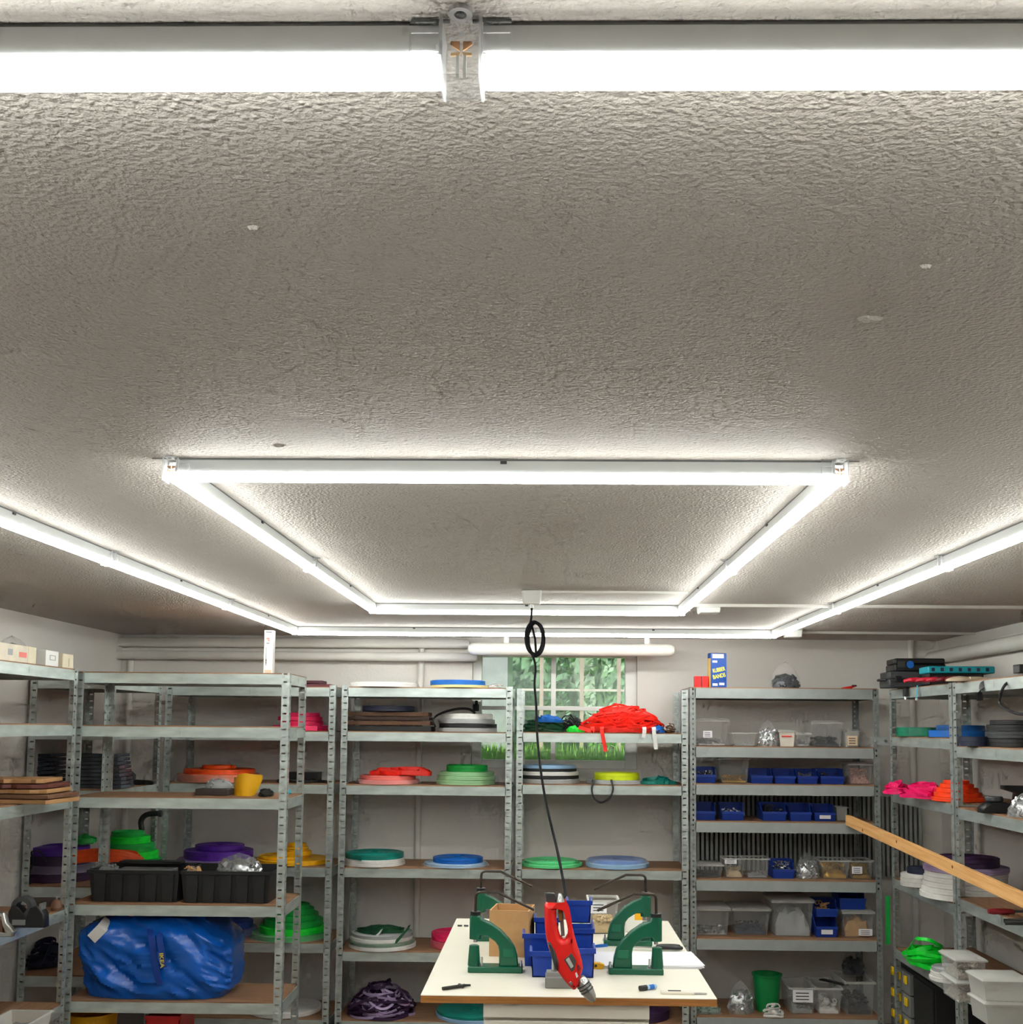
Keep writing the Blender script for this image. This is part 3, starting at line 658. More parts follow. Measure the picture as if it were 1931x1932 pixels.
def clear_box(label, px0, px1, Y, z, hpx, d=.2, cont=None, lid=False, m=None, card=None, group='clear plastic boxes of fittings', name='clear_storage_box', seed=1, divider=False, rz=0., taper=.07, loc=None, w=None, h=None):
    m = m or CLEAR
    if loc is None:
        X = SX(px0, Y, z); w = m_(px1 - px0, Y); h = m_(hpx, Y); loc = (X, Y, z)
    t = thing(name, label, 'box', loc, rz, group)
    k = w * taper; ky = d * taper * .6; th = .0022; o = MB()
    ob = [(k, ky, 0), (w - k, ky, 0), (w - k, d - ky, 0), (k, d - ky, 0)]; ot = [(0, 0, h), (w, 0, h), (w, d, h), (0, d, h)]
    ib = [(k + th, ky + th, th), (w - k - th, ky + th, th), (w - k - th, d - ky - th, th), (k + th, d - ky - th, th)]; it = [(th, th, h), (w - th, th, h), (w - th, d - th, h), (th, d - th, h)]
    o.add(ob + ot + ib + it, [(0, 3, 2, 1)] + [(i, (i + 1) % 4, 4 + (i + 1) % 4, 4 + i) for i in range(4)] + [(4 + i, 4 + (i + 1) % 4, 12 + (i + 1) % 4, 12 + i) for i in range(4)] + [(8 + i, 12 + i, 12 + (i + 1) % 4, 8 + (i + 1) % 4) for i in range(4)] + [(8, 9, 10, 11)])
    o.build('box_body', m, t)
    r = MB(); e = .006; hz = h * .93
    r.box(-e, w + e, -e, 0, hz, h); r.box(-e, w + e, d, d + e, hz, h); r.box(-e, 0, 0, d, hz, h); r.box(w, w + e, 0, d, hz, h)
    r.build('rim', FROST, t)
    if lid: MB().frus((-e - .002, w + e + .002, -e - .002, d + e + .002), (.004, w - .004, .004, d - .004), h + .0005, h + .009).build('lid', FROST, t)
    if divider: MB().box(w * .45, w * .45 + .003, ky + .003, d - ky - .003, .003, h * .95).build('divider', m, t)
    if cont:
        cm, fill, n, s, kd = cont
        q = k + .004; qy = ky + .004
        if kd == 'heap': heap(w - 2 * q, d - 2 * qy, h * fill, cm, t, seed, q, qy)
        else:
            heap(w - 2 * q - .004, d - 2 * qy - .004, h * fill * .7, cm, t, seed, q + .002, qy + .002)
            bits(w - 2 * q, min(d - 2 * qy, .06), h * fill, cm, n, s, t, seed, q, qy, kind=kd); bits(w - 2 * q, d - 2 * qy, h * fill * .25, cm, n, s, t, seed + 1, q, qy, h * fill * .7, kind=kd)
    if card:
        cm, u0, u1, v0, v1 = card
        MB().box(w * u0, w * u1, -.0022, -.0012, h * v0, h * v1).build('paper_label', cm, t)
        for j in range(3): MB().box(w * (u0 + .15 * (u1 - u0)), w * (u1 - .2 * (u1 - u0)), -.0028, -.0022, h * (v0 + (v1 - v0) * (.2 + .25 * j)), h * (v0 + (v1 - v0) * (.28 + .25 * j))).build('print_line', DKGREY, t)
    return t
BINC = {}
def bin_(label, px0, px1, Y, z, hpx, d=.16, cont=None, rz=0., group='blue stacking bins', card=False, seed=1, loc=None, w=None, h=None, cut=.52):
    if loc is None:
        X = SX(px0, Y, z); w = m_(px1 - px0, Y); h = m_(hpx, Y); loc = (X, Y, z)
    t = thing('stacking_bin', label, 'bin', loc, rz, group)
    th = .003; k = w * .05; o = MB()
    # tapered body: bottom, back, front lip, two sides with a cut-down front
    o.frus((k, w - k, 0, d), (k, w - k, 0, d), 0, th)
    def wall(poly0, poly1):
        n = len(poly0); o.add(poly0 + poly1, [tuple(range(n)), tuple(range(2 * n - 1, n - 1, -1))] + [(i, i + n, (i + 1) % n + n, (i + 1) % n) for i in range(n)])
    def sx_(zz, s_): return (k * (1 - zz / h)) if s_ < 0 else (w - k * (1 - zz / h))
    prof = [(0, 0), (d, 0), (d, h), (d * .34, h), (d * .1, h * cut), (-.008, h * cut)]
    for s_ in (-1, 1):
        A = [(sx_(p[1], s_), p[0], p[1]) for p in prof]; B = [(a[0] - s_ * th, a[1], a[2]) for a in A]; wall(A, B)
    wall([(k, d - th, 0), (w - k, d - th, 0), (w, d - th, h), (0, d - th, h)], [(k, d, 0), (w - k, d, 0), (w, d, h), (0, d, h)])
    kk = k * (1 - cut); wall([(k, 0, 0), (w - k, 0, 0), (w - kk, -.008, h * cut), (kk, -.008, h * cut)], [(k, th, 0), (w - k, th, 0), (w - kk, -.008 + th, h * cut), (kk, -.008 + th, h * cut)])
    o.build('bin_body', BINB, t)
    r = MB(); r.box(-.004, w + .004, d, d + .005, h - .012, h + .002); r.box(-.004, .001, d * .34, d, h - .008, h + .002); r.box(w - .001, w + .004, d * .34, d, h - .008, h + .002); r.build('rim', BINB, t)
    MB().box(kk, w - kk, -.012, -.008, h * cut - .01, h * cut + .002).build('front_lip', BINB, t)
    if card: MB().box(w * .25, w * .75, -.0085, -.0075, h * cut * .3, h * cut * .75).build('paper_label', PAPER, t)
    if cont: bits(w * .86, d * .75, h * min(.95, cont[1] * 1.5), cont[0], int(cont[2] * 1.6), cont[3], t, seed, w * .07, .006)
    return t
def blob(rx, ry, h, seed, amp=.18, n=14, k=9, sharp=1.):
    random.seed(seed); o = MB(); vs = []; fs = []
    ph = [(random.uniform(0, 6), random.uniform(0, 6), random.randint(2, 6), random.uniform(-1, 1)) for _ in range(6)]
    for j in range(k):
        v = j / (k - 1); zz = h * v; rad = (math.cos((v ** (1.3 * sharp)) * pi / 2)) ** .55 if v < 1 else 0
        rad = rad * (.93 + .07 * math.sin(v * 3)) if j else .94
        for i in range(n):
            a = 2 * pi * i / n; f = 1 + amp * sum(q[3] * math.sin(q[2] * a + q[0] + 4 * v * math.sin(q[1])) for q in ph) / 3
            vs.append((rx * rad * f * math.cos(a), ry * rad * f * math.sin(a), max(0, zz * (1 + (f - 1) * .5))))
    for j in range(k - 1):
        for i in range(n): fs.append((j * n + i, j * n + (i + 1) % n, (j + 1) * n + (i + 1) % n, (j + 1) * n + i))
    fs += [tuple(range(n - 1, -1, -1)), tuple((k - 1) * n + i for i in range(n))]
    return o.add(vs, fs)
def bag(label, px0, px1, Y, z, hpx, cm, n=60, s=.008, top=0., d=.09, group='plastic bags of fittings', seed=1, film=FILM, name='plastic_bag', kind='mix', fill=.7):
    X = SX((px0 + px1) / 2, Y, z); rx = m_((px1 - px0) / 2, Y); h = m_(hpx, Y)
    t = thing(name, label, 'bag', (X, Y, z), group=group)
    blob(rx * .9, d * .45, h * .92, seed, .14).build('filling', cm, t)
    random.seed(seed); o = MB()
    for i in range(n):
        a = random.uniform(0, 2 * pi); v = random.random() * .8; rad = math.cos(v * pi / 2) ** .5 * .93
        p = Vector((rx * .9 * rad * math.cos(a), d * .45 * rad * math.sin(a) - .002, h * .95 * v + s)); q = [random.uniform(-1, 1) for _ in range(3)]
        e = Vector(q).normalized() * s; f_ = e.orthogonal().normalized() * s * .6; g_ = e.cross(f_).normalized() * s * .4
        vs = [p + e * i_ + f_ * j + g_ * k for k in (-1, 1) for j in (-1, 1) for i_ in (-1, 1)]
        o.add(vs, [(0, 2, 3, 1), (4, 5, 7, 6), (0, 1, 5, 4), (2, 6, 7, 3), (0, 4, 6, 2), (1, 3, 7, 5)])
    q = o.build('loose_fittings', cm, t); q['kind'] = 'stuff'
    blob(rx, d * .52, h * (1.12 + top), seed + 5, .1, 16, 9, .7).build('bag_film', film, t)
    return t
def carton(name, label, px0, px1, Y, z, hpx, d, m, cat='box', rz=0., group=None, bev=.002, marks=()):
    X = SX(px0, Y, z); w = m_(px1 - px0, Y); h = m_(hpx, Y)
    t = thing(name, label, cat, (X, Y, z), rz, group); MB().box(0, w, 0, d, 0, h).build('box_body', m, t, bevel=bev)
    MB().box(w * .5 - .003, w * .5 + .003, .002, d - .002, h, h + .0006).build('lid_seam', mat('seam_taupe', (120, 110, 96), .8), t)  # grey-brown strip marks the lid seam
    for (cm, u0, u1, v0, v1) in marks: MB().box(w * u0, w * u1, -.0008, -.0002, h * v0, h * v1).build('printed_mark', cm, t)
    return t
def flat_pack(name, label, px0, px1, Y, z, hpx, d, m, cat, rz=0., seed=0, group=None, amp=.004):
    """thin slab with a slightly wavy outline (leather strip, folded sheet, packed film)"""
    random.seed(seed); X = SX((px0 + px1) / 2, Y, z); w = m_(px1 - px0, Y); h = m_(hpx, Y)
    t = thing(name, label, cat, (X, Y, z), rz, group); n = 10
    top = [(-w / 2 + w * i / n, -d / 2 + random.uniform(-amp, amp)) for i in range(n + 1)] + [(w / 2 - w * i / n, d / 2 + random.uniform(-amp, amp)) for i in range(n + 1)]
    MB().prism(top, 0, h * .85, 'z').build('folded_sheet', m, t, bevel=min(.002, h * .25)); return z + h
# ================================================================== THINGS ON THE BACK WALL UNITS
random.seed(11)
Z = UN['C']; YC = 6.05
# leftmost back unit
z = flat_pack('leather_piece', 'maroon leather piece lying flat on top of the leftmost back unit', 566, 630, 5.97, Z[0], 6, .16, MAROON, 'leather', seed=1)
flat_pack('leather_piece', 'dark maroon leather strip on top of the maroon leather piece', 560, 613, 5.98, z + .0005, 7, .12, mat('dark_maroon_leather', (66, 22, 32), .5), 'leather', seed=2)
flat_pack('folded_sheet', 'black flat sheet on the second shelf of the leftmost back unit', 357, 452, 6.1, Z[1], 6, .2, BLACK, 'sheet', seed=3)
stack('of the pink pile on the leftmost back unit', 515, 618, 6.06, Z[1], [(10, PINK, 'hot pink', (0, 0), {'tail': -1.3}), (8, PINK, 'hot pink', (14, 8)), (8, PINK, 'pink', (10, 10)), (7, PINK, 'pink', (22, 14))])
stack('of the orange pile behind the yellow sheet', 338, 489, 6.04, Z[2], [(14, strapm('wrapped_orange', (224, 110, 66)), 'wrapped orange', (0, 0), {'film': True}), (9, ORANGE, 'orange', (11, 9)), (6, ORANGE, 'small orange', (45, 45))])
carton('black_box', 'small black box behind the free standing unit post', 540, 599, 6.1, Z[2], 16, .12, BLACK)
tangle('strap_bundle', 'low black strap bundle beside the small black box', 495, 620, 6.0, Z[2], 8, BLACKS, 5, 7, .008)
stack('of the purple pile on the leftmost back unit', 340, 476, 6.04, Z[3], [(7, strapm('pale_purple', (112, 66, 150)), 'wrapped pale purple', (0, 0), {'film': True}), (15, PURPLE, 'purple', (10, 0)), (9, PURPLE, 'small purple', (30, 16))])
stack('of the yellow pile on the leftmost back unit', 486, 622, 6.04, Z[3], [(8, YELLOW, 'wide yellow', (0, 0)), (5, YELLOW, 'yellow', (4, 40)), (8, YELLOW, 'yellow', (44, 34)), (7, YELLOW, 'yellow', (50, 40)), (6, YELLOW, 'small yellow', (58, 44))])
stack('of the dark blue pile behind the blue bag', 380, 482, 6.06, Z[4], [(14, DBLUE, 'dark blue', (0, 0), {'film': True}), (12, DBLUE, 'dark blue', (8, 6))])
stack('of the stepped green pile on the leftmost back unit', 478, 618, 6.04, Z[4], [(9, GREEN, 'green', (0, 0), {'film': True}), (12, NGREEN, 'bright green', (14, 6)), (11, GREEN, 'green', (22, 10)), (10, GREEN, 'green', (30, 18)), (9, GREEN, 'small green', (38, 26)), (7, GREEN, 'smallest green', (46, 34))])
stack('on the lowest shelf of the leftmost back unit', 470, 604, 6.03, Z[5], [(9, WHITES, 'flat white', (0, 0))])
stack('on the lowest shelf below the blue bag', 188, 275, 5.6, UN['D'][4] - .34, [(34, YELLOW, 'mustard yellow', (0, 0))]) if False else None
# second back unit
Z = UN['2']
stack('on top of the second back unit, at its left', 662, 788, 6.0, Z[0], [(9, WHITES, 'wrapped white', (0, 0), {'film': True})])
stack('on top of the second back unit, at its right', 812, 922, 5.99, Z[0], [(5, mat('cream_strap', (226, 214, 150), .5), 'pale yellow', (0, 0)), (9, BLUE, 'blue', (0, 6))])
tangle('cable_bundle', 'loose white cord bundle on top of the second back unit beside the window', 908, 958, 6.08, Z[0], 14, WHITES, 7, 8, .004)
zz = Z[1]
for i, (hp, m, cw) in enumerate([(11, BLACKS, 'black'), (9, BROWN, 'brown'), (7, mat('dark_brown_leather', (70, 50, 40), .6), 'dark brown'), (9, BROWN, 'brown')]):
    zz = flat_pack('leather_strip', f'{cw} leather strip layer, {ORD[i] if i < 3 else "topmost"} of the pile on the second back unit', 656 + i, 818 - i * 2, 6.02, zz + .0006, hp, .2, m, 'leather', seed=20 + i, group='leather strips in a pile')
stack('lying on the brown leather pile', 684, 783, 6.02, zz, [(10, NAVY, 'black blue', (0, 0))])
stack('of the grey and black pile on the second back unit', 826, 938, 6.02, Z[1], [(7, GREYS, 'grey', (0, 0)), (8, BLACKS, 'black', (3, 0)), (8, GREYS, 'grey', (2, 4)), (10, WHITES, 'white', (6, 8))])
a = [at(x, y, 5.9) for x, y in ((822, 1372), (818, 1358), (830, 1347), (860, 1338), (885, 1338), (897, 1346))]
t = thing('black_strap', 'black strap arching over the grey and black rolls', 'strap', a[0]); MB().ribbon([p - a[0] for p in smooth_path(a, 6)], .022, .003, (0, 1, 0.6)).build('strap_band', BLACKS, t)
stack('of the pair under the red straps', 676, 790, 6.02, Z[2], [(8, SALMON, 'salmon', (0, 0), {'film': True}), (7, SALMON, 'pale red', (4, 6))])
tangle('strap_bundle', 'neon red strap bundle on the third shelf of the second back unit', 693, 826, 5.99, Z[2] + m_(15, 6), 21, NEON, 8, 16, .022, dy=.09)
stack('of the green pile on the second back unit', 824, 938, 6.02, Z[2], [(9, PGREEN, 'pale green', (0, 4)), (7, PGREEN, 'pale green', (2, 2)), (7, PGREEN, 'pale green', (6, 6)), (12, GREEN, 'bright green', (19, 18))])
stack('of the teal pile on the fourth shelf', 650, 764, 6.0, Z[3], [(6, WHITES, 'white', (0, 0)), (6, WHITES, 'white', (1, 1)), (10, TEAL, 'teal', (3, 3), {'tail': -2.3})])
stack('in clear wrap on the fourth shelf of the second back unit', 803, 918, 6.0, Z[3], [(6, LBLUE, 'pale blue', (0, 0), {'film': True})]); roll('bright blue strap roll on top of the wrapped pale blue roll', 818, 911, 6.0, Z[3] + m_(6, 6) + .0012, 9, BLUE)
zt = stack('of the dark green and white pile', 660, 784, 6.0, Z[4], [(7, WHITES, 'white', (0, 0)), (6, strapm('green_white', (120, 140, 122)), 'grey green', (0, 2)), (7, WHITES, 'white', (2, 6)), (6, GREYS, 'grey', (4, 6))])
t = tangle('strap_bundle', 'dark green strap bundle with hanging ends on the white rolls', 672, 772, 5.98, zt, 15, DGREEN, 9, 12, .014)
for (pa, pb, m, nm_) in (((718, 1758), (690, 1788), WHITES, 'white strap end hanging off the dark green roll pile'), ((770, 1752), (740, 1786), DGREEN, 'dark green strap end hanging off the white roll pile')):
    A = at(*pa, 5.87); B = at(*pb, 5.862); q = thing('strap_end', nm_, 'strap', A); MB().ribbon([Vector((0, .06, .006)), Vector((0, 0, 0)), (B - A) * .5, B - A], .014, .0025, (1, 0, .6)).build('strap_band', m, q)
stack('of the pink pile beside the table corner', 813, 905, 6.02, Z[4], [(13, strapm('dusty_pink', (214, 96, 110)), 'dusty pink', (0, 0)), (13, PINK, 'pink', (2, 4))])
pb = tangle('strap_bundle', 'purple black and white strap bundle on the lowest shelf', 655, 787, 6.0, Z[5], 68, DPURP, 10, 46, .013, dy=.16)
tangle('strap_bundle', '', 655, 787, 6.0, Z[5], 66, LILAC, 12, 34, .012, dy=.17, parent=pb)
stack('on the lowest shelf beside the drawer unit', 824, 968, 6.0, Z[5], [(6, LBLUE, 'pale teal', (0, 0)), (5, TEAL, 'flat dark teal', (2, 2))])
# third back unit, in front of the window
Z = UN['3']
tangle('strap_bundle', 'dark green strap bundle in front of the window', 980, 1070, 6.05, Z[0], 36, DGREEN, 13, 46, .009)
tangle('strap_bundle', 'blue strap bundle lying over the dark green one in front of the window', 1000, 1066, 5.98, Z[0] + .05, 22, BLUE, 14, 9, .014, dy=.07)
tangle('strap_bundle', 'thin black cord bundle between the blue and the red straps', 1044, 1112, 6.08, Z[0], 44, BLACKS, 15, 24, .006)
tangle('strap_bundle', 'green strap bundle low in front of the window', 1062, 1112, 5.93, Z[0], 16, NGREEN, 16, 7, .014, dy=.05)
tangle('strap_bundle', 'large neon red strap heap in front of the window', 1092, 1258, 6.03, Z[0], 64, NEON, 17, 120, .010, dy=.17, hang=((1136, 1143, 1418, NEON, 5.845), (1118, 1092, 1372, NEON, 5.87)))
tangle('strap_bundle', 'maroon strap bundle under the neon red heap', 1150, 1226, 5.95, Z[0], 20, DRED, 18, 10, .014, dy=.07)
tangle('strap_bundle', 'blue and white strap bundle at the right of the neon red heap', 1212, 1264, 5.97, Z[0], 22, BLUE, 19, 10, .014, dy=.08, hang=((1234, 1238, 1414, WHITES, 5.845), (1216, 1214, 1392, WHITES, 5.846)))
tangle('cord_bundle', 'thin brown cord bundle at the end of the shelf by the window', 1246, 1280, 6.0, Z[0], 24, BROWN, 21, 8, .004, dy=.1)
stack('of the grey pile under the window', 980, 1096, 6.02, Z[1], [(8, GREYS, 'grey', (0, 2)), (6, BLACKS, 'black', (0, 4)), (7, WHITES, 'white', (1, 4)), (5, BLACKS, 'thin black', (2, 8)), (6, LBLUE, 'pale blue', (4, 10))])
stack('in clear film at the right of the grey pile under the window', 1108, 1216, 6.02, Z[1], [(7, GREYS, 'grey', (0, 0), {'film': True})]); roll('lime yellow strap roll under the window', 1122, 1206, 6.0, Z[1] + m_(7, 6) + .0012, 13, LIME)
tangle('strap_bundle', 'teal strap bundle at the end of the shelf under the window', 1196, 1280, 5.97, Z[1], 17, TEAL, 22, 12, .016, dy=.07)
Yh = 5.838; a = [at(x, y, Yh) for x, y in ((1120, 1477), (1117, 1490), (1122, 1507), (1135, 1514), (1150, 1506), (1157, 1490), (1155, 1477))]
a = [Vector((a[0].x, Yh + .08, a[0].z + .004)), Vector((a[0].x, Yh + .01, a[0].z + .004))] + a[1:-1] + [Vector((a[-1].x, Yh + .01, a[-1].z + .004)), Vector((a[-1].x, Yh + .08, a[-1].z + .004))]
t = thing('black_strap', 'black strap loop hanging off the shelf under the window', 'strap', a[0]); MB().ribbon([p - a[0] for p in smooth_path(a, 6)], .016, .009, (0, 1, 0.1)).build('strap_band', BLACKS, t)
stack('at the left of the shelf behind the hanging cord', 982, 1098, 6.0, Z[2], [(6, MINT, 'mint green', (0, 0))]); roll('thin mint green strap roll on top of the flat mint roll', 990, 1090, 6.0, Z[2] + m_(6, 6) + .001, 4, MINT)
stack('of the blue pair behind the eyelet presses', 1106, 1224, 6.0, Z[2], [(8, LBLUE, 'pale blue', (0, 0)), (5, strapm('blue_white', (70, 120, 190)), 'blue and white', (4, 6), {'film': True})])
stack('on the shelf behind the right table edge', 1150, 1262, 6.0, Z[4], [(16, DPURP, 'dark purple', (0, 0))])
# ================================================================== THE GREY UNIT
Z = UN['4']; YG = 5.92
for i, (p0, p1) in enumerate(((1311, 1323.5), (1325, 1337))):
    carton('red_cube', ('left of the two small red cubes on top of the grey unit', 'right of the two small red cubes on top of the grey unit')[i], p0, p1, 5.97, Z[0], 22, .035, RED, 'cube')
X = SX(1341, 5.97, Z[0]); w = m_(31, 5.97); h = m_(65, 5.97); BX = mat('blue_card', (14, 74, 160), .45, var=.04)
t = thing('rubber_bands_box', 'tall blue and yellow box reading RUBBER BANDS on top of the grey unit', 'box', (X, 5.95, Z[0]), .2)
MB().box(0, w, 0, .05, 0, h).build('box_body', BX, t, bevel=.001)
MB().box(-.0008, -.0002, .004, .046, h * .02, h * .86).build('yellow_side', mat('yellow_card', (226, 190, 96), .5), t)
MB().box(w * .1, w * .82, -.0008, -.0002, h * .86, h * .98).build('white_panel', PAPER, t)
YT = mat('yellow_print', (240, 232, 60), .5)
o = text('lettering', 'RUBBER', .030, YT, t, (w * .5, -.001, h * .52), (pi / 2, -.22, 0), .66); o = text('lettering', 'BANDS', .030, YT, t, (w * .52, -.001, h * .34), (pi / 2, -.22, 0), .74)
for (u0, u1, v0, v1) in ((.1, .4, .73, .79), (.1, .42, .06, .13), (.52, .85, .08, .15)): MB().box(w * u0, w * u1, -.0008, -.0002, h * v0, h * v1).build('small_print', PAPER, t)
MB().box(.002, w - .002, -.0006, .05, h, h + .002).build('lid_flap', NAVY, t)
bag('clear bag of dark fittings with a twisted top on the grey unit', 1453, 1512, 6.0, Z[0], 30, DARKBITS, 60, .008, .55, .1, seed=31)
a = at(1588, 1296, 5.93); t = thing('utility_knife', 'red utility knife lying on top of the grey unit', 'knife', (a.x, 5.93, Z[0]), .2)
plate('handle', [[(0, 0), (.05, 0), (.078, .012), (.074, .018), (.04, .013), (.004, .006)]], .016, .002, RED, t); MB().box(.062, .084, -.007, .007, .012, .021).build('blade_guard', BLACK, t, bevel=.001)
g2 = 'second grey unit shelf'
clear_box('clear lidded box with silver rings at the left of the ' + g2, 1314, 1374, YG, Z[1], 48, .2, (SILVER, .28, 46, .009, 'mix'), True, seed=2, card=(PAPER, .22, .5, .32, .58))
clear_box('low clear box nearly empty on the ' + g2, 1383, 1427, YG, Z[1], 25, .15, (GREYS, .18, 12, .007, 'mix'), seed=3)
bag('clear bag of shiny silver rings on the ' + g2, 1429, 1471, 5.94, Z[1], 38, SILVER, 90, .008, .12, .1, seed=32)
clear_box('white plastic tub with a red stripe on the ' + g2, 1471, 1500, YG, Z[1], 28, .1, None, True, mat('tub_white', (216, 212, 200), .5), card=None, name='plastic_tub', seed=4)
tub = C.objects[-1]
X = SX(1471, YG, Z[1]); w = m_(29, YG); q = [o for o in C.objects if o.name.startswith('plastic_tub')][-1]; MB().box(w * .15, w * .8, -.003, -.0005, .05, .056).build('red_stripe', RED, q)
clear_box('small clear cup of silver bits on the ' + g2, 1503, 1530, YG, Z[1], 23, .09, (SILVER, .6, 30, .007, 'mix'), True, seed=5)
clear_box('tall clear box of dark buckles with a divider on the ' + g2, 1534, 1590, YG, Z[1], 46, .2, (DARKBITS, .42, 60, .011, 'mix'), True, seed=6, divider=True)
clear_box('frosted box with a beige paper label at the right of the ' + g2, 1597, 1622, YG, Z[1], 30, .12, None, True, FROST, (mat('beige_label', (226, 200, 170), .7), .1, .85, .1, .7), seed=7)
g3 = 'third grey unit shelf'
bin_('blue bin of silver fittings at the left end of the ' + g3, 1312, 1352, YG, Z[2], 28, .15, (SILVER, .55, 40, .008), seed=8)
clear_box('tall clear lidded box of brass rings on the ' + g3, 1358, 1414, YG, Z[2], 47, .2, (BRASS, .3, 60, .008, 'ring'), True, seed=9)
bin_('empty blue bin just right of the brass ring box on the ' + g3, 1416, 1459, YG, Z[2], 26, .15)
bin_('empty blue bin second from the brass ring box on the ' + g3, 1461, 1502, YG, Z[2], 26, .15)
bin_('blue bin of silver clips, third right of brass rings, ' + g3, 1504, 1544, YG, Z[2], 26, .15, (SILVER, .5, 34, .008), seed=10)
bin_('dark blue bin at the right of the row on the ' + g3, 1547, 1594, YG, Z[2], 27, .15, (DARKBITS, .5, 20, .009), seed=11)
clear_box('clear lidded box of copper and white bits, right end of ' + g3, 1603, 1646, YG, Z[2], 38, .16, (PINKBITS, .8, 110, .006, 'mix'), True, seed=12)
g4 = 'fourth grey unit shelf'
bin_('empty blue bin at the left end of the ' + g4, 1312, 1351, YG, Z[3], 30, .15)
bin_('blue bin with white bits, second from the left on the ' + g4, 1361, 1405, YG, Z[3], 30, .15, (WHITES, .45, 34, .006), seed=13)
bin_('blue bin with black and silver parts, middle of the ' + g4, 1438, 1485, YG, Z[3], 31, .15, (DARKBITS, .85, 44, .009), seed=14)
bin_('empty blue bin, second from the right on the ' + g4, 1490, 1532, YG, Z[3], 30, .15)
bin_('blue bin with a white label by the plank on the ' + g4, 1536, 1577, YG, Z[3], 29, .15, card=True)
clear_box('frosted tub behind the plank end on the ' + g4, 1579, 1599, YG + .05, Z[3], 25, .1, None, False, FROST, seed=15)
g5 = 'fifth grey unit shelf'
clear_box('low clear lidded box of dark bits, left end of ' + g5, 1311, 1364, YG, Z[4], 22, .16, (DARKBITS, .45, 30, .008, 'mix'), True, seed=16)
clear_box('beige clear cup with a white card, left part of ' + g5, 1368, 1405, YG, Z[4], 36, .12, (mat('beige_bits', (196, 176, 140), .5), .55, 24, .008, 'mix'), False, seed=17, card=(PAPER, .0, .6, .72, .98))
clear_box('nearly empty clear cup, third from the left on the ' + g5, 1409, 1451, YG, Z[4], 36, .14, (GREYS, .2, 14, .008, 'mix'), False, seed=18)
bin_('blue bin of silver parts on the ' + g5, 1457, 1500, YG, Z[4], 31, .14, (SILVER, .8, 40, .009), seed=19)
bag('clear bag heaped with shiny silver clips on the ' + g5, 1500, 1547, 5.95, Z[4], 38, SILVER, 110, .008, .1, .1, seed=33)
clear_box('clear box packed with brass rings on the ' + g5, 1550, 1603, YG, Z[4], 34, .16, (BRASS, .85, 130, .008, 'ring'), False, seed=20)
clear_box('clear box of brass bits with paper label, right end of ' + g5, 1606, 1648, YG, Z[4], 34, .16, (BRASS, .8, 80, .007, 'ring'), False, seed=21, card=(PAPER, .05, .5, .3, .68))
g6 = 'sixth grey unit shelf'
clear_box('clear box with few silver bits, left end of ' + g6, 1312, 1376, YG, Z[5], 49, .22, (SILVER, .2, 40, .008, 'mix'), True, seed=22)
clear_box('clear box with dark blue bits on the ' + g6, 1384, 1452, YG + .03, Z[5], 47, .22, (mat('blue_black_bits', (52, 60, 78), .4), .4, 50, .009, 'mix'), True, seed=23)
clear_box('tall clear box with grey bags and a white roll on the ' + g6, 1459, 1534, YG, Z[5], 66, .24, (GREYS, .78, 24, .014, 'heap'), True, seed=24)
bin_('lower of two stacked blue bins on the ' + g6, 1539, 1581, YG, Z[5], 36, .15, card=True)
bin_('upper of two stacked blue bins, holding cardboard, on the ' + g6, 1539, 1581, YG, Z[5] + m_(36.5, YG), 28, .15, (CARD, .9, 14, .014), seed=25)
clear_box('clear lidded box with cardboard at the right end of the ' + g6, 1592, 1648, YG, Z[5], 46, .2, (CARD, .72, 6, .02, 'heap'), True, seed=26, card=(PAPER, .5, .95, .08, .34))
bin_('dark blue bin standing on the rightmost clear box, ' + g6, 1583, 1634, YG + .02, Z[5] + m_(46, YG) + .0105, 38, .15)
g7 = 'lowest grey unit shelf'
bag('small clear bag of green glass bits on the ' + g7, 1312, 1362, 5.93, Z[6], 14, mat('glass_green_bits', (130, 150, 136), .3), 30, .009, .1, .08, seed=34)
bag('clear bag of silver parts left of the green tub on the ' + g7, 1374, 1424, 5.95, Z[6], 42, SILVER, 60, .012, .2, .1, seed=35)
X = SX(1448, 6.0, Z[6]); r = m_(26, 6.0); h = m_(66, 6.0); GT = mat('green_bucket', (10, 130, 66), .35)
t = thing('green_tub', 'green plastic tub with a white cord coil in front on the lowest shelf', 'tub', (X, 6.0, Z[6]))
MB().lathe([(r * .78, 0), (r, h), (r - .004, h), (r * .78 - .004, .004)], 26).build('tub_body', GT, t); MB().lathe([(r, h - .008), (r + .006, h - .006), (r + .006, h), (r, h)], 26).build('rim', GT, t)
MB().lathe([(.001, .002), (r * .7, .002), (r * .76, h * .5), (.001, h * .5)], 16).build('filling', DGREEN, t)
tangle('cord_bundle', 'white cord coil leaning on the green tub', 1438, 1482, 5.875, Z[6], 30, WHITES, 41, 14, .009, dy=.03)
clear_box('clear box with a white carton in front on the ' + g7, 1492, 1538, YG, Z[6], 48, .26, (GREYS, .5, 20, .012, 'mix'), False, seed=27, card=(PAPER, .1, .9, .45, .92))
clear_box('clear box with a black strip laid across on the ' + g7, 1544, 1588, YG, Z[6], 48, .26, (WHITES, .5, 16, .014, 'mix'), False, seed=28)
a = at(1556, 1870, 6.0); b = at(1582, 1884, 5.95); t = thing('black_strip', 'black plastic strip lying across a clear box on the lowest shelf', 'strip', (SX(1550, 6.1, Z[6]), 6.1, Z[6] + m_(48, YG) + .001), -.9)
MB().box(0, .17, -.016, .016, 0, .008).build('strip_body', BLACK, t, bevel=.003); MB().box(.02, .15, -.004, .004, .008, .010).build('groove', DKGREY, t)
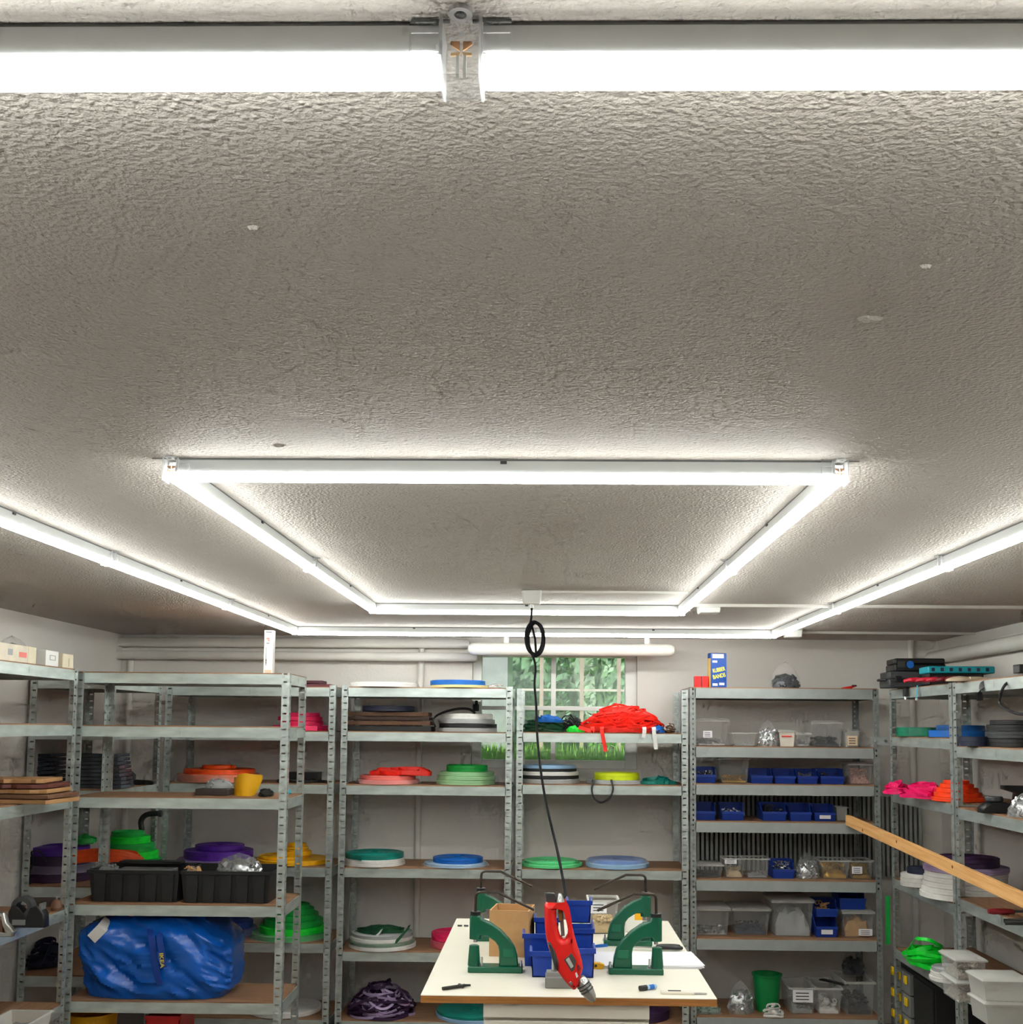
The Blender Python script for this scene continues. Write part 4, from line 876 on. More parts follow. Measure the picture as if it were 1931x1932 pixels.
clear_box('large clear box of black straps at the right end of the ' + g7, 1597, 1650, YG, Z[6], 60, .26, (DARKBITS, .55, 30, .014, 'mix'), False, seed=29)
bag('clear bag of dark cables atop the rightmost box, ' + g7, 1588, 1634, 6.1, Z[6] + m_(60, YG) + .001, 30, DARKBITS, 40, .012, .5, .1, seed=36)
# ================================================================== FREE STANDING UNIT
Z = UN['B']
X = SX(497, 4.95, Z[0]); w = m_(17, 4.95); h = m_(84, 4.95)
t = thing('lamp_carton', 'tall narrow white carton standing upright on the free standing unit', 'box', (X, 4.95, Z[0]))
MB().box(0, w, 0, .04, 0, h).build('box_body', WHITE, t, bevel=.001)
for (m, u0, u1, v0, v1) in ((DKGREY, .15, .85, .945, .965), (SALMON, .25, .6, .79, .83), (SALMON, .4, .62, .75, .78), (MIDGREY, .25, .6, .69, .72), (GREYS, .2, .3, .2, .62), (MIDGREY, .2, .34, .30, .34), (MIDGREY, .2, .34, .25, .28), (mat('beige_print', (214, 196, 170), .6), .12, .9, .02, .1)):
    MB().box(w * u0, w * u1, -.0008, -.0002, h * v0, h * v1).build('printed_mark', m, t)
Y = 4.93
t = thing('flat_case', 'flat dark brown case beside the yellow sheet on the free standing unit', 'case', (SX(368, Y, Z[2]), Y, Z[2]))
MB().box(0, m_(62, Y), 0, .1, 0, m_(12, Y)).build('case_body', mat('dark_case', (58, 48, 42), .5), t, bevel=.003); MB().box(.004, m_(62, Y) - .004, -.001, .0, .012, .014).build('seam', BLACK, t)
bag('clear film packet lying on the flat dark case', 385, 440, 5.0, Z[2] + m_(12, Y) + .001, 18, GREYS, 10, .006, .1, .08, seed=37)
random.seed(4); P = []
X = SX(462, 4.90, Z[2]); R0 = m_(27, 4.9); hh = m_(43, 4.9)
t = thing('yellow_sheet', 'curved yellow plastic sheet standing on the free standing unit', 'sheet', (X, 4.9, Z[2]))
n = 14; vs = []; fs = []
for i in range(n + 1):
    u = -1 + 2 * i / n; y = .05 * (u * u); zt = hh * (1.0 if u > -.7 else .9) - .01 * abs(u); zb = 0 if u < .45 else hh * .9 * ((u - .45) / .55) ** 2 * .8
    for dy_ in (0, .002): vs += [(u * R0, y + dy_, zb), (u * R0, y + dy_, zt)]
for i in range(n):
    a = 4 * i; b = a + 4; fs += [(a, b, b + 1, a + 1), (a + 2, a + 3, b + 3, b + 2), (a + 1, b + 1, b + 3, a + 3), (a, a + 2, b + 2, b)]
fs += [(0, 1, 3, 2), (4 * n, 4 * n + 2, 4 * n + 3, 4 * n + 1)]
MB().add(vs, fs).build('sheet_body', YSHEET, t)
tangle('cable_bundle', 'black cable with plug beside the yellow sheet', 484, 520, 4.9, Z[2], 20, BLACKS, 42, 9, .009, dy=.05, cat='cable')
t = thing('teal_cap', 'small teal cap on the third shelf of the free standing unit, by its rear post', 'cap', (SX(544, 5.1, Z[2]), 5.1, Z[2])); MB().lathe([(.012, 0), (.012, .014), (.008, .02), (.001, .021)], 16, (0, 0, 0), False).build('cap_body', CYAN, t); MB().lathe([(.014, 0), (.014, .004), (.012, .004)], 16).build('flange', TEAL, t)
# black crates
def crate(label, px0, px1, Y, z, hpx, d, seed, fills):
    X = SX(px0, Y, z); w = m_(px1 - px0, Y); h = m_(hpx, Y); t = thing('black_crate', label, 'crate', (X, Y, z))
    th = .003; k = .012; o = MB()
    o.box(k, w - k, k, d - k, 0, th)
    A = [(k, k), (w - k, k), (w - k, d - k), (k, d - k)]; B = [(0, 0), (w, 0), (w, d), (0, d)]
    for i in range(4):
        p, q = A[i], A[(i + 1) % 4]; r, s = B[(i + 1) % 4], B[i]; cx, cy = w / 2, d / 2
        inn = lambda v: (v[0] + (th if v[0] < cx else -th), v[1] + (th if v[1] < cy else -th))
        o.add([(*p, 0), (*q, 0), (*r, h), (*s, h), (*inn(p), 0), (*inn(q), 0), (*inn(r), h), (*inn(s), h)], [(0, 1, 2, 3), (7, 6, 5, 4), (3, 2, 6, 7), (0, 4, 5, 1), (1, 5, 6, 2), (0, 3, 7, 4)])
    o.build('crate_body', BLACK, t)
    r = MB(); r.box(-.008, w + .008, -.008, 0, h - .012, h + .002); r.box(-.008, w + .008, d, d + .008, h - .012, h + .002); r.box(-.008, 0, 0, d, h - .012, h + .002); r.box(w, w + .008, 0, d, h - .012, h + .002); r.build('rim', BLACK, t)
    nr = 5
    for i in range(nr):
        x = k + (w - 2 * k) * (i + .5) / nr; MB().prism([(x - .022, .002), (x + .022, .002), (x + .026, h - .014), (x - .026, h - .014)], -.003, .006).build('rib', DKGREY if False else BLACK, t)
    heap(w - .05, d - .05, h * .8, DKGREY, t, seed, .025, .025)
    return t, w, h
zc = Z[3]; hcr = m_(56, 4.88)
crate('left of the two black crates on the free standing unit', 166, 336, 4.85, zc, 58, .27, 1, None)
crate('right of the two black crates on the free standing unit, holding shiny bags', 340, 508, 4.85, zc, 58, .27, 2, None)
flat_pack('flat_grey_packet', 'grey flat pack lying in the left black crate', 228, 330, 5.0, zc + hcr * .8 + .008, 7, .1, MIDGREY, 'pack', seed=5)
flat_pack('black_lid', 'black lid lying across the two crates at the rear', 230, 345, 5.06, zc + hcr + .012, 5, .07, BLACK, 'folder', seed=6)  # loose flat black lid resting on the crates
bag('clear bag of grey bits in the left black crate', 170, 226, 4.98, zc + hcr * .8 + .004, 13, MIDGREY, 24, .01, .2, .1, seed=38)
bag('shiny clear bags heaped in the right black crate', 405, 498, 4.98, zc + hcr * .8 + .004, 32, SILVER, 30, .012, .1, .14, seed=39)
bag('small bag of tan bits in the right black crate', 345, 382, 4.93, zc + hcr * .8 + .004, 14, CARD, 20, .008, .1, .07, seed=40)
# big blue bag
xl_ = -2.0; xr_ = SX(446, 4.97, .6); X = (xl_ + xr_) / 2; rx = (xr_ - xl_) / 2 / 1.02; h = m_(150, 4.97)
t = thing('blue_carrier_bag', 'big glossy blue woven carrier bag bulging on the free standing unit', 'bag', (X, 4.985, Z[4]))
from mathutils import noise
n, k = 150, 56; vs = []; fs = []
for j in range(k):
    v = j / (k - 1); wv = .93 + .09 * math.sin(min(v, .75) / .75 * pi * .8) - (.5 * ((v - .75) / .25) ** 1.6 if v > .75 else 0)
    for i in range(n):
        a = 2 * pi * i / n; c_, s_ = math.cos(a), math.sin(a)
        x = math.copysign(abs(c_) ** .6, c_) * rx * wv; y = math.copysign(abs(s_) ** .6, s_) * .155 * min(1.05, wv)
        p = Vector((x * 1.0, y, v * h)); q = p + Vector((.35, 0, 0)) * (v * .5)
        dd = 0.
        for sc_, am in ((5.5, .026), (11., .016), (23., .008)): dd += am * (1 - 2.6 * abs(noise.noise(Vector((q.x * sc_ + q.z * sc_ * .7, q.y * sc_, q.z * sc_ * .55 - q.x * sc_ * .35)))))
        dd *= min(1, v * 5 + .25)
        nx, ny = x / (rx * rx), y / (.155 * .155); ln = math.hypot(nx, ny) or 1
        x += nx / ln * dd; y += ny / ln * dd
        x = max(-rx * 1.03, min(rx * 1.02, x)); y = max(-.175, min(.175, y))
        top = h * (.97 + .03 * math.sin(a * 2 + .6)) - (.1 * max(0, x / rx - .62))
        vs.append((x, y, v * top + .001))
for j in range(k - 1):
    for i in range(n): fs.append((j * n + i, j * n + (i + 1) % n, (j + 1) * n + (i + 1) % n, (j + 1) * n + i))
fs += [tuple(range(n - 1, -1, -1)), tuple((k - 1) * n + i for i in range(n))]
o = MB().add(vs, fs).build('bag_body', BAGB, t)
BS = mat('bag_handle_blue', (8, 54, 140), .4)
def bp(px, py, dy): q = at(px, py, 4.985 - dy); return q - Vector((X, 4.985, Z[4]))
hs = MB().ribbon(smooth_path([bp(283, 1738, .10), bp(285, 1765, .172), bp(290, 1800, .182), bp(296, 1835, .186), bp(302, 1858, .184)], 6), .026, .003, (1, 0, 0)).build('handle_strap', BS, t)
MB().ribbon(smooth_path([bp(314, 1738, .10), bp(302, 1765, .172), bp(304, 1790, .188), bp(310, 1826, .192)], 6), .024, .003, (1, 0, 0)).build('handle_strap', BS, t)
o = text('lettering', 'IKEA', .024, mat('yellow_lettering', (226, 206, 70), .6), t, bp(305, 1812, .1995), (pi / 2, 1.45, 0), 1.25)
q = flat = MB().ribbon([bp(206, 1735, .12), bp(192, 1752, .176), bp(172, 1772, .186)], .046, .0012, (.73, 0, -.68)).build('white_tag', mat('white_tag', (196, 194, 190), .6), t)
blobz = Z[4] + h * .955
for lb, p0, p1, m, hp in (('orange bundle peeking out of the blue bag', 190, 236, ORANGE, 18), ('pink bundle peeking out of the blue bag', 240, 268, PINK, 16), ('dark red bundle at the left of the blue bag opening', 136, 172, DRED, 12)):
    tangle('strap_bundle', lb, p0, p1, 4.93, blobz if hp > 12 else blobz, hp, m, int(p0), 7, .016, dy=.05)
# below the free standing unit
# ================================================================== LEFT WALL UNITS
ZA, ZD = UN['A'], UN['D']
def onA(px, X, z): return SYX(px, X, z)
def sidebox(label, p0, p1, hpx, dx, m, marks):
    X = -2.03; y0 = SYX(p0, X, ZA[0]); y1 = SYX(p1, X, ZA[0]); h = m_(hpx, (y0 + y1) / 2); w = y1 - y0
    t = thing('white_carton', label, 'box', (X, y0, ZA[0]), pi / 2); MB().box(0, w, 0, dx, 0, h).build('box_body', m, t, bevel=.002)
    MB().box(w * .45, w * .55, .002, dx - .002, h, h + .0006).build('tape', GREYS, t)
    for (cm, u0, u1, v0, v1) in marks: MB().box(w * u0, w * u1, -.0008, -.0002, h * v0, h * v1).build('printed_mark', cm, t)
sidebox('white and beige printed carton at the left picture edge on the wall unit', -60, 68, 34, .2, mat('printed_white_card', (226, 216, 196), .6, var=.1, scale=18.), ((SALMON, .72, .84, .3, .6), (GREYS, .55, .62, .35, .7), (mat('cream_card', (226, 216, 190), .6), .86, .99, .02, .98)))
sidebox('white carton with a square mark, middle one on the left wall unit', 86, 110, 30, .09, WHITE, ((GREYS, .3, .75, .38, .42), (GREYS, .3, .75, .66, .70), (GREYS, .3, .34, .38, .70), (GREYS, .71, .75, .38, .70)))
sidebox('cream carton nearest the corner on the left wall unit', 118, 138, 27, .09, mat('cream_card', (226, 216, 190), .6), ((GREYS, .55, .6, .1, .7),))
bag('crumpled grey film behind the cartons on the left wall unit', -20, 60, 4.50, ZA[0], 46, GREYS, 6, .006, .1, .12, seed=43)
X0 = -2.36
t = thing('black_panel', 'large flat black board lying on the left wall unit in the corner', 'board', (-2.37, 5.20, ZD[0]))  # plain flat black panel
MB().box(0, .33, 0, .60, 0, .022).build('board_body', BLACK, t, bevel=.003); MB().box(.02, .31, .02, .58, .022, .024).build('board_inset', NAVY, t)
zz = ZA[2]
for i in range(5):
    zz = flat_pack('kraft_sheet', f'kraft leather sheet, {ORD[i] if i < 4 else "topmost"} of the pile on the left wall unit', -40 + i * 6, 126 - i * 7 + (i % 2) * 5, 4.38, zz + .0006, 9, .24, [KRAFT, BROWN, KRAFT, mat('dark_red_leather', (96, 48, 40), .55), KRAFT][i], 'leather', seed=60 + i, rz=.06 * (i - 2), group='kraft sheets in a pile', amp=.012)
zz = ZD[2]
for i in range(8):
    zz = flat_pack('film_pack', f'dark film packed garment, {ORD[min(i, 6)] if i < 7 else "topmost"} of the stack in the left back corner', 30, 112, 5.42, zz + .0006, 7.6, .2, mat('dark_film_pack', (46, 54, 66), .22, var=.5, scale=14.), 'packet', seed=70 + i, rz=.03 * ((i % 3) - 1), group='dark film packs')
zz = ZD[2]
for i in range(9):
    zz = flat_pack('film_pack', f'shiny black film pack, {ORD[min(i, 6)] if i < 7 else ("second from the top" if i == 7 else "topmost")} of the stack behind the unit post', 140, 242 - i, 5.34, zz + .0006, 7.0, .16, mat('shiny_film_pack', (70, 76, 86), .15, .2, .6, 10.), 'packet', seed=90 + i, rz=.02 * ((i % 3) - 1), group='shiny film packs')
t = thing('black_clip_tool', 'small black clamp lying beside the shiny film packs', 'clamp', (SX(236, 5.62, ZD[2]), 5.62, ZD[2]))
plate('jaw', [[(0, 0), (.14, 0), (.15, .012), (.13, .022), (.05, .026), (.05, .05), (.03, .066), (.005, .07), (.012, .04)]], .03, .004, BLACK, t); MB().lathe([(.007, -.018), (.007, -.016)], 12, (.03, 0, .05), False, 'y').build('rivet', STEEL, t)
flat_pack('folded_sheet', 'dark red folded sheet on the second shelf in the left back corner', 150, 190, 5.4, ZD[1], 6, .2, DRED, 'sheet', seed=7)
stack('of the purple pile in the left back corner', 54, 172, 5.40, ZD[3], [(16, DPURP, 'dark purple', (0, 0)), (14, strapm('greyish_purple', (92, 74, 110)), 'wrapped grey purple', (-6, -2), {'film': True}), (16, DPURP, 'dark purple', (2, 2)), (15, PURPLE, 'purple', (10, 6))])
a = [at(x, y, 5.22) for x, y in ((62, 1690), (55, 1655), (62, 1625), (60, 1607), (75, 1607), (88, 1625))]
t = thing('black_strap', 'black strap looped over the purple rolls in the left corner', 'strap', a[0]); MB().ribbon([p - a[0] for p in smooth_path(a, 6)], .014, .003, (0, 1, 0)).build('strap_band', BLACKS, t)
zg = ZD[3]
stack('of the big green pile in the left back corner', 190, 306, 5.60, zg, [(16, GREEN, 'green', (0, 0), {'film': True}), (14, GREEN, 'green', (0, 4)), (14, NGREEN, 'bright green', (2, 10)), (14, GREEN, 'green', (6, 16)), (12, NGREEN, 'bright green', (12, 24)), (9, GREEN, 'small green', (22, 34))])
a0 = at(140, 1622, 5.24); a1 = at(272, 1624, 5.24)
t = thing('strap_bundle', 'orange strap bundle in front of the green pile', 'strap bundle', (a0.x, 5.24, a0.z), group='tangled strap bundles')
for i in range(7):
    ww_ = a1.x - a0.x; zz_ = -.012 + .0085 * i
    MB().ribbon(smooth_path([(0, -.02 + .006 * (i % 3), zz_), (ww_ * .35, -.03, zz_ + .012), (ww_ * .7, -.03 + .004 * (i % 2), zz_ + .006), (ww_ * (1 - .03 * abs(i - 3)), -.01, zz_ - .006 + .003 * (3 - i)), (ww_ * .8, .02, zz_), (ww_ * .3, .02, zz_ + .006)], 6), .010, .003, (0, .3, 1)).build('strap', ORANGE, t)
tr_ = thing('strap_bundle', 'green strap bundle left of the unit post in the left back corner', 'strap bundle', (SX(164, 5.55, ZD[3]), 5.55, ZD[3] + .155), group='tangled strap bundles'); bpy.data.objects.remove(tr_)
tangle('strap_bundle', 'green strap bundle on the purple rolls in the left corner', 138, 184, 5.42, ZD[3] + m_(61, 5.4) + .012, 22, GREEN, 51, 12, .014, dy=.08)
a = [at(x, y, 5.76) for x, y in ((268, 1572), (266, 1550), (275, 1538), (290, 1535), (304, 1535))]
t = thing('bent_black_hose', 'bent black hose end sticking up behind the green rolls', 'hose', a[0]); MB().tube([p - a[0] for p in smooth_path([Vector((a[0].x, 5.76, ZD[3])), Vector((a[0].x, 5.76, ZD[3] + .1))] + a, 6)], .014, 10).build('hose_body', BLACK, t); q = a[-1] - a[0]; MB().lathe([(.017, -.012), (.017, .006)], 12, tuple(q), False, 'x').build('hose_end', DKGREY, t)
tangle('strap_bundle', 'dark navy bundle on the lowest visible shelf in the left corner', 44, 130, 5.36, ZD[4], 70, NAVY, 52, 22, .014, dy=.12)
# items on the near left unit
Y = 4.3
t = thing('tape_dispenser', 'black tape dispenser on the fourth shelf of the left wall unit', 'tape dispenser', (SX(18, Y, ZA[3]), Y, ZA[3]))
w = m_(70, Y); plate('dispenser_body', [[(0, 0), (w, 0), (w * .98, .05), (w * .8, .085), (w * .62, .075), (w * .5, .04), (w * .3, .075), (w * .14, .085), (w * .02, .06)]], .05, .005, BLACK, t)
MB().lathe([(.022, -.02), (.04, -.02), (.04, .02), (.022, .02)], 24, (w * .36, 0, .075), True, 'y').build('tape_reel', DKGREY, t); MB().box(w * .84, w * .9, -.02, .02, .06, .09).build('cutter', STEEL, t); MB().box(w * .15, w * .5, -.0265, -.025, .01, .03).build('base_label', MIDGREY, t)
t = thing('chrome_clamp', 'shiny chrome clamp at the left picture edge on the left wall unit', 'clamp', (SX(-12, 4.1, ZA[3]), 4.1, ZA[3]))
plate('clamp_frame', [[(0, 0), (.07, 0), (.078, .02), (.05, .05), (.04, .085), (0, .09)], [(.015, .02), (.05, .015), (.035, .04), (.028, .07), (.012, .07)]], .03, .004, STEEL, t); MB().box(.02, .035, -.01, .01, .015, .06).build('jaw_pad', BROWN, t)
t = thing('brown_knob', 'small brown knob beside the tape dispenser', 'knob', (SX(106, 4.68, ZA[3]), 4.68, ZA[3])); MB().lathe([(.018, 0), (.024, .012), (.02, .03), (.012, .042), (.001, .046)], 18, (0, 0, 0), False).build('knob_body', BROWN, t); MB().lathe([(.004, .044), (.004, .056)], 10, (0, 0, 0), False).build('stud', STEEL, t)
clear_box('clear box of grey bits on the lower shelf at the left picture edge', -30, 50, 4.12, ZA[4], 40, .2, (MIDGREY, .6, 24, .012, 'heap'), False, seed=61, m=FROST)
tangle('cord_bundle', 'white cord bundle at the lower left picture corner', -30, 38, 3.97, ZA[4], 24, WHITES, 53, 12, .010, dy=.06)
# on the floor below the free standing unit
Y = 5.0; zf = 0.0
X = SX(232, 5.35, .3); t = thing('yellow_bucket', 'mustard yellow bucket under the free standing unit', 'bucket', (X, 5.0, 0)); r = m_(44, 5.0)
MB().lathe([(r * .8, 0), (r, .34), (r - .004, .34), (r * .8 - .004, .004)], 26).build('bucket_body', YELLOW, t); MB().lathe([(r, .33), (r + .006, .332), (r + .006, .342), (r, .342)], 26).build('rim', YELLOW, t)
X = SX(290, 5.0, .3); t = thing('red_crate', 'red plastic crate under the free standing unit', 'crate', (X, 4.9, 0)); w = m_(62, 5.0)
cr = MB(); cr.box(0, w, 0, .004, 0, .35); cr.box(0, w, .2, .204, 0, .35); cr.box(0, .004, 0, .2, 0, .35); cr.box(w - .004, w, 0, .2, 0, .35); cr.box(0, w, 0, .2, 0, .004); cr.build('crate_body', RED, t); MB().box(-.004, w + .004, -.005, 0, .335, .352).build('rim', RED, t)
# ================================================================== RIGHT WALL UNITS
ZR, ZS = UN['R'], UN['S']
XF = 1.748
t = thing('tool_case', 'dark grey plastic tool case on top of the right back corner unit, lower of two', 'case', (SX(1679, 5.45, ZR[0]), 5.45, ZR[0]), -.05)
w = m_(92, 5.45); h1 = m_(30, 5.45)
MB().box(0, w, 0, .2, 0, h1 * .5).build('case_bottom', DKGREY, t, bevel=.006); MB().box(.003, w - .003, .003, .197, h1 * .5 + .001, h1).build('case_lid', DKGREY, t, bevel=.006)
for u in (.12, .7): MB().box(w * u, w * u + .03, -.006, 0, h1 * .3, h1 * .7).build('latch', BLACK, t, bevel=.001)
MB().tube([(-.002, .05, h1 * .5), (-.02, .06, h1 * .5), (-.02, .14, h1 * .5), (-.002, .15, h1 * .5)], .006, 8).build('handle', BLACK, t)
t = thing('tool_case', 'black tool case with a blue round button, upper of two on the right corner unit', 'case', (SX(1691, 5.45, ZR[0]), 5.46, ZR[0] + h1 + .002), -.05)
w = m_(94, 5.45); h2 = m_(24, 5.45)
MB().box(0, w, 0, .18, 0, h2 * .55).build('case_bottom', BLACK, t, bevel=.006); MB().box(.003, w - .003, .003, .177, h2 * .55 + .001, h2).build('case_lid', BLACK, t, bevel=.006)
MB().lathe([(.018, -.004), (.018, 0)], 18, (w * .3, 0, h2 * .5), False, 'y').build('button', BLUE, t); MB().box(w * .05, w * .2, -.004, 0, h2 * .3, h2 * .75).build('latch', DKGREY, t)
Yt = 5.12; t = thing('parts_organiser', 'flat teal parts organiser on top of the right wall unit', 'organiser', (SX(1752, Yt, 1.9), Yt, ZR[0] + m_(22, Yt)), -.06)
# it rests on a pile of red handled pliers, carried by a low black tray
w = m_(122, Yt); h3 = m_(13, Yt)
MB().box(0, w, 0, .16, 0, h3).build('organiser_body', CYAN, t, bevel=.006)
for k in range(7): MB().box(w * (.05 + .135 * k), w * (.05 + .135 * k) + .014, -.0015, .002, h3 * .25, h3 * .75).build('notch', NAVY, t)
t = thing('black_tray', 'low black tray under the teal organiser on the right wall unit', 'tray', (SX(1760, Yt, 1.82), Yt + .03, ZR[0])); MB().box(0, w * .82, 0, .12, 0, .004).build('tray_floor', BLACK, t)
tr = MB(); hh = m_(21.5, Yt); tr.box(0, w * .82, 0, .003, 0, hh); tr.box(0, w * .82, .117, .12, 0, hh); tr.box(0, .003, 0, .12, 0, hh); tr.box(w * .82 - .003, w * .82, 0, .12, 0, hh); tr.build('tray_wall', BLACK, t)
for k, (px, ln) in enumerate(((1708, 30), (1728, 34), (1748, 26), (1766, 22), (1784, 22))):
    Yq = 5.02 - .03 * k; Xq = SX(px, Yq, ZR[0]); L = m_(ln, Yq)
    t = thing('red_pliers', 'red handled pliers, ' + ['leftmost', 'second from the left', 'third from the left', 'fourth from the left', 'rightmost'][k] + ' in the row on the right wall unit', 'pliers', (Xq, Yq, ZR[0]), -.1, 'red handled pliers')
    for s_ in (0, 1): MB().tube(smooth_path([(0, s_ * .018 - .009, .012), (L * .3, s_ * .03 - .015, .016), (L * .7, s_ * .022 - .011, .018), (L, s_ * .008 - .004, .016)], 5), [.008] * 5 + [.0105] * 6 + [.008] * 5, 8).build('grip', DRED if k > 2 else mat('crimson_grip', (206, 30, 58), .4), t)
    MB().tube([(L, 0, .016), (L + .03, 0, .018)], [.008, .003], 8).build('jaw', STEEL, t)
t = thing('work_glove', 'beige leather glove lying on the edge of the right wall unit', 'glove', (SX(1812, 4.75, ZS[0]), 4.75, ZS[0]), .2)
blob(.06, .04, .022, 8, .1).build('palm', mat('beige_leather', (206, 186, 160), .7), t)
for k in range(4): MB().tube([(.03, -.024 + .016 * k, .01), (.075, -.03 + .02 * k, .011), (.11 - .008 * abs(k - 1), -.034 + .021 * k, .009)], [.010, .009, .006], 8).build('finger', mat('beige_leather', (206, 186, 160), .7), t)
a0 = at(1712, 1296, 4.98); t = thing('black_clip', 'black clip hanging off the edge of the right wall unit', 'clip', (SX(1709, 5.62, ZR[0]), 5.6, ZR[0] + .02))
t.location = (XF - .012, SYX(1709, XF - .012, 1.79), 1.80); MB().box(-.008, .008, -.02, .02, -.035, .004).build('clip_body', BLACK, t, bevel=.003); MB().box(-.003, .02, -.004, .004, .004, .008).build('hook', BLACK, t); MB().lathe([(.008, -.05), (.006, -.035)], 10, (0, 0, 0), False).build('bulb', STEEL, t)
yy = SYX(1731, XF - .01, 1.79); t = thing('blue_tie', 'short light blue tie hanging off the right wall unit', 'tie', (XF - .008, yy, 1.81)); MB().ribbon([(.02, 0, .003), (0, 0, .002), (-.004, -.004, -.03), (-.004, .006, -.06)], .012, .002, (0, 1, 0)).build('tie_band', mat('sky_blue_tie', (80, 176, 206), .5), t); MB().box(-.009, -.001, -.006, .006, -.068, -.058).build('tie_end', WHITE, t)
# second shelf of the corner unit: teal and blue coils
stack('on the second shelf of the right corner unit', 1694, 1768, 5.55, ZR[1], [(17, strapm('sea_green', (8, 124, 92)), 'sea green', (0, 0), {'tail': -1.8})])
stack('beside the sea green roll on the right corner unit', 1756, 1862, 5.15, ZR[1], [(13, BLUE, 'bright blue', (0, 0)), (9, strapm('deep_blue', (10, 78, 140)), 'deep blue', (14, 6))])
# third shelf: pink and orange
tangle('strap_bundle', 'magenta strap bundle in the right back corner', 1664, 1724, 5.58, ZR[2], 32, MAGENTA, 61, 12, .013, dy=.11, loopy=.4)
tangle('strap_bundle', 'large magenta strap bundle left of the orange rolls', 1700, 1790, 5.28, ZR[2], 40, MAGENTA, 62, 17, .014, dy=.15, loopy=.5)
stack('of the stepped orange pile on the right wall', 1762, 1856, 5.06, ZR[2], [(8, NEONOR, 'neon orange', (0, 0)), (8, NEONOR, 'neon orange', (4, 6)), (8, NEONOR, 'neon orange', (8, 12)), (7, NEONOR, 'neon orange', (14, 20)), (6, NEONOR, 'small neon orange', (20, 28))])
# fourth shelf: white rolls with dark ones on top
stack('of the short white pile on the right wall', 1702, 1772, 5.45, ZR[3], [(8, WHITES, 'white', (0, 0)), (7, WHITES, 'white', (0, 0)), (7, WHITES, 'white', (0, 0)), (11, NAVY, 'dark blue', (12, 4))])
stack('of the tall white pile on the right wall', 1742, 1900, 5.10, ZR[3], [(10, WHITES, 'white', (0, 0)), (10, WHITES, 'white', (3, 3)), (9, WHITES, 'white', (5, 5)), (9, WHITES, 'white', (7, 5)), (9, WHITES, 'white', (9, 4)), (9, LILAC, 'grey lilac', (6, 2)), (16, DPURP, 'dark purple', (30, 18))])
# fifth shelf: neon green
tangle('strap_bundle', 'neon green strap heap on the right corner unit', 1702, 1796, 5.32, ZR[4], 58, NGREEN, 63, 20, .017, dy=.16, loopy=.6)
stack('of the white pile below the neon green heap', 1757, 1830, 5.02, ZR[4], [(8, WHITES, 'white', (0, 0)), (8, WHITES, 'white', (2, 2)), (7, GREYS, 'grey', (4, 4))])
a = [at(1676, y, 5.70) for y in (1690, 1720, 1750, 1782)]; t = thing('strap_end', 'green strap hanging down by the right corner post', 'strap', a[0]); MB().ribbon([p - a[0] for p in a], .022, .0025, (1, 0, 0)).build('strap_band', GREEN, t)
tangle('strap_bundle', 'dark green strap bundle behind the clear lunch boxes', 1812, 1868, 4.94, ZR[4], 26, GREEN, 64, 5, .022, dy=.06, loopy=.4)
# parts cabinet under the fifth shelf
Yc0 = SYX(1679, XF + .03, .4); t = thing('parts_cabinet', 'black parts cabinet with grey drawers and yellow labels', 'cabinet', (XF + .03, Yc0 - .002, 0), -pi / 2)
wc = .62; hc = .43
MB().box(0, wc, .02, .3, 0, hc).build('cabinet_body', BLACK, t, bevel=.003)
for r_ in range(4):
    for c_ in range(3):
        if r_ in (2, 3) and c_ == 0 and False: continue
        x0 = .012 + c_ * .105; z0 = hc - .115 - r_ * .105
        d_ = MB().box(x0, x0 + .098, 0, .02, z0, z0 + .098).build('drawer', MIDGREY, t, bevel=.002)
        MB().box(x0 + .03, x0 + .07, -.010, 0, z0 + .045, z0 + .085).build('yellow_knob', mat('yellow_knob', (236, 196, 16), .4), d_, bevel=.004)
MB().box(.34, wc - .01, .012, .02, .02, hc - .02).build('blank_door', BLACK, t)
# near right unit
t = thing('black_harness', 'black strap with buckle lying on the near right unit', 'strap', (1.80, SYX(1880, 1.80, ZS[0]), ZS[0]))
def atX(px, py, X): return at(px, py, SYX(px, X, at(px, py, 4.3).z)) - Vector(t.location)
MB().ribbon(smooth_path([atX(1850, 1322, 1.737), atX(1849, 1306, 1.735), atX(1854, 1294, 1.742), atX(1865, 1288, 1.76), atX(1890, 1286, 1.79), atX(1925, 1280, 1.80), atX(1960, 1274, 1.80)], 6), .026, .005, (.25, 0, 1)).build('strap_band', BLACKS, t)
MB().tube(smooth_path([atX(1908, 1284, 1.77), atX(1896, 1294, 1.737), atX(1888, 1312, 1.733), atX(1887, 1328, 1.733), atX(1898, 1338, 1.733), atX(1925, 1347, 1.733), atX(1955, 1340, 1.733), atX(1962, 1300, 1.733)], 6), .0055, 7).build('hanging_loop', BLACKS, t)
q = atX(1928, 1272, 1.80); MB().box(q.x - .02, q.x + .02, q.y - .03, q.y + .03, .012, .045).build('buckle', BLACK, t, bevel=.003)
stack('of the black pile, near right unit', 1862, 1972, 4.62, ZS[1], [(15, BLACKS, 'black', (0, 0)), (13, DKGREY, 'dark grey', (2, 2)), (12, BLACKS, 'black', (4, 4)), (8, BLACKS, 'small black', (10, 10))])
stack('left of the black pile on the near right unit', 1812, 1866, 4.66, ZS[1], [(18, NAVY, 'navy', (0, 0))])
t = thing('black_pulley', 'black pulley block on the third shelf of the near right unit', 'pulley', (SX(1850, 4.5, ZS[2]), 4.5, ZS[2])); w = m_(66, 4.5)
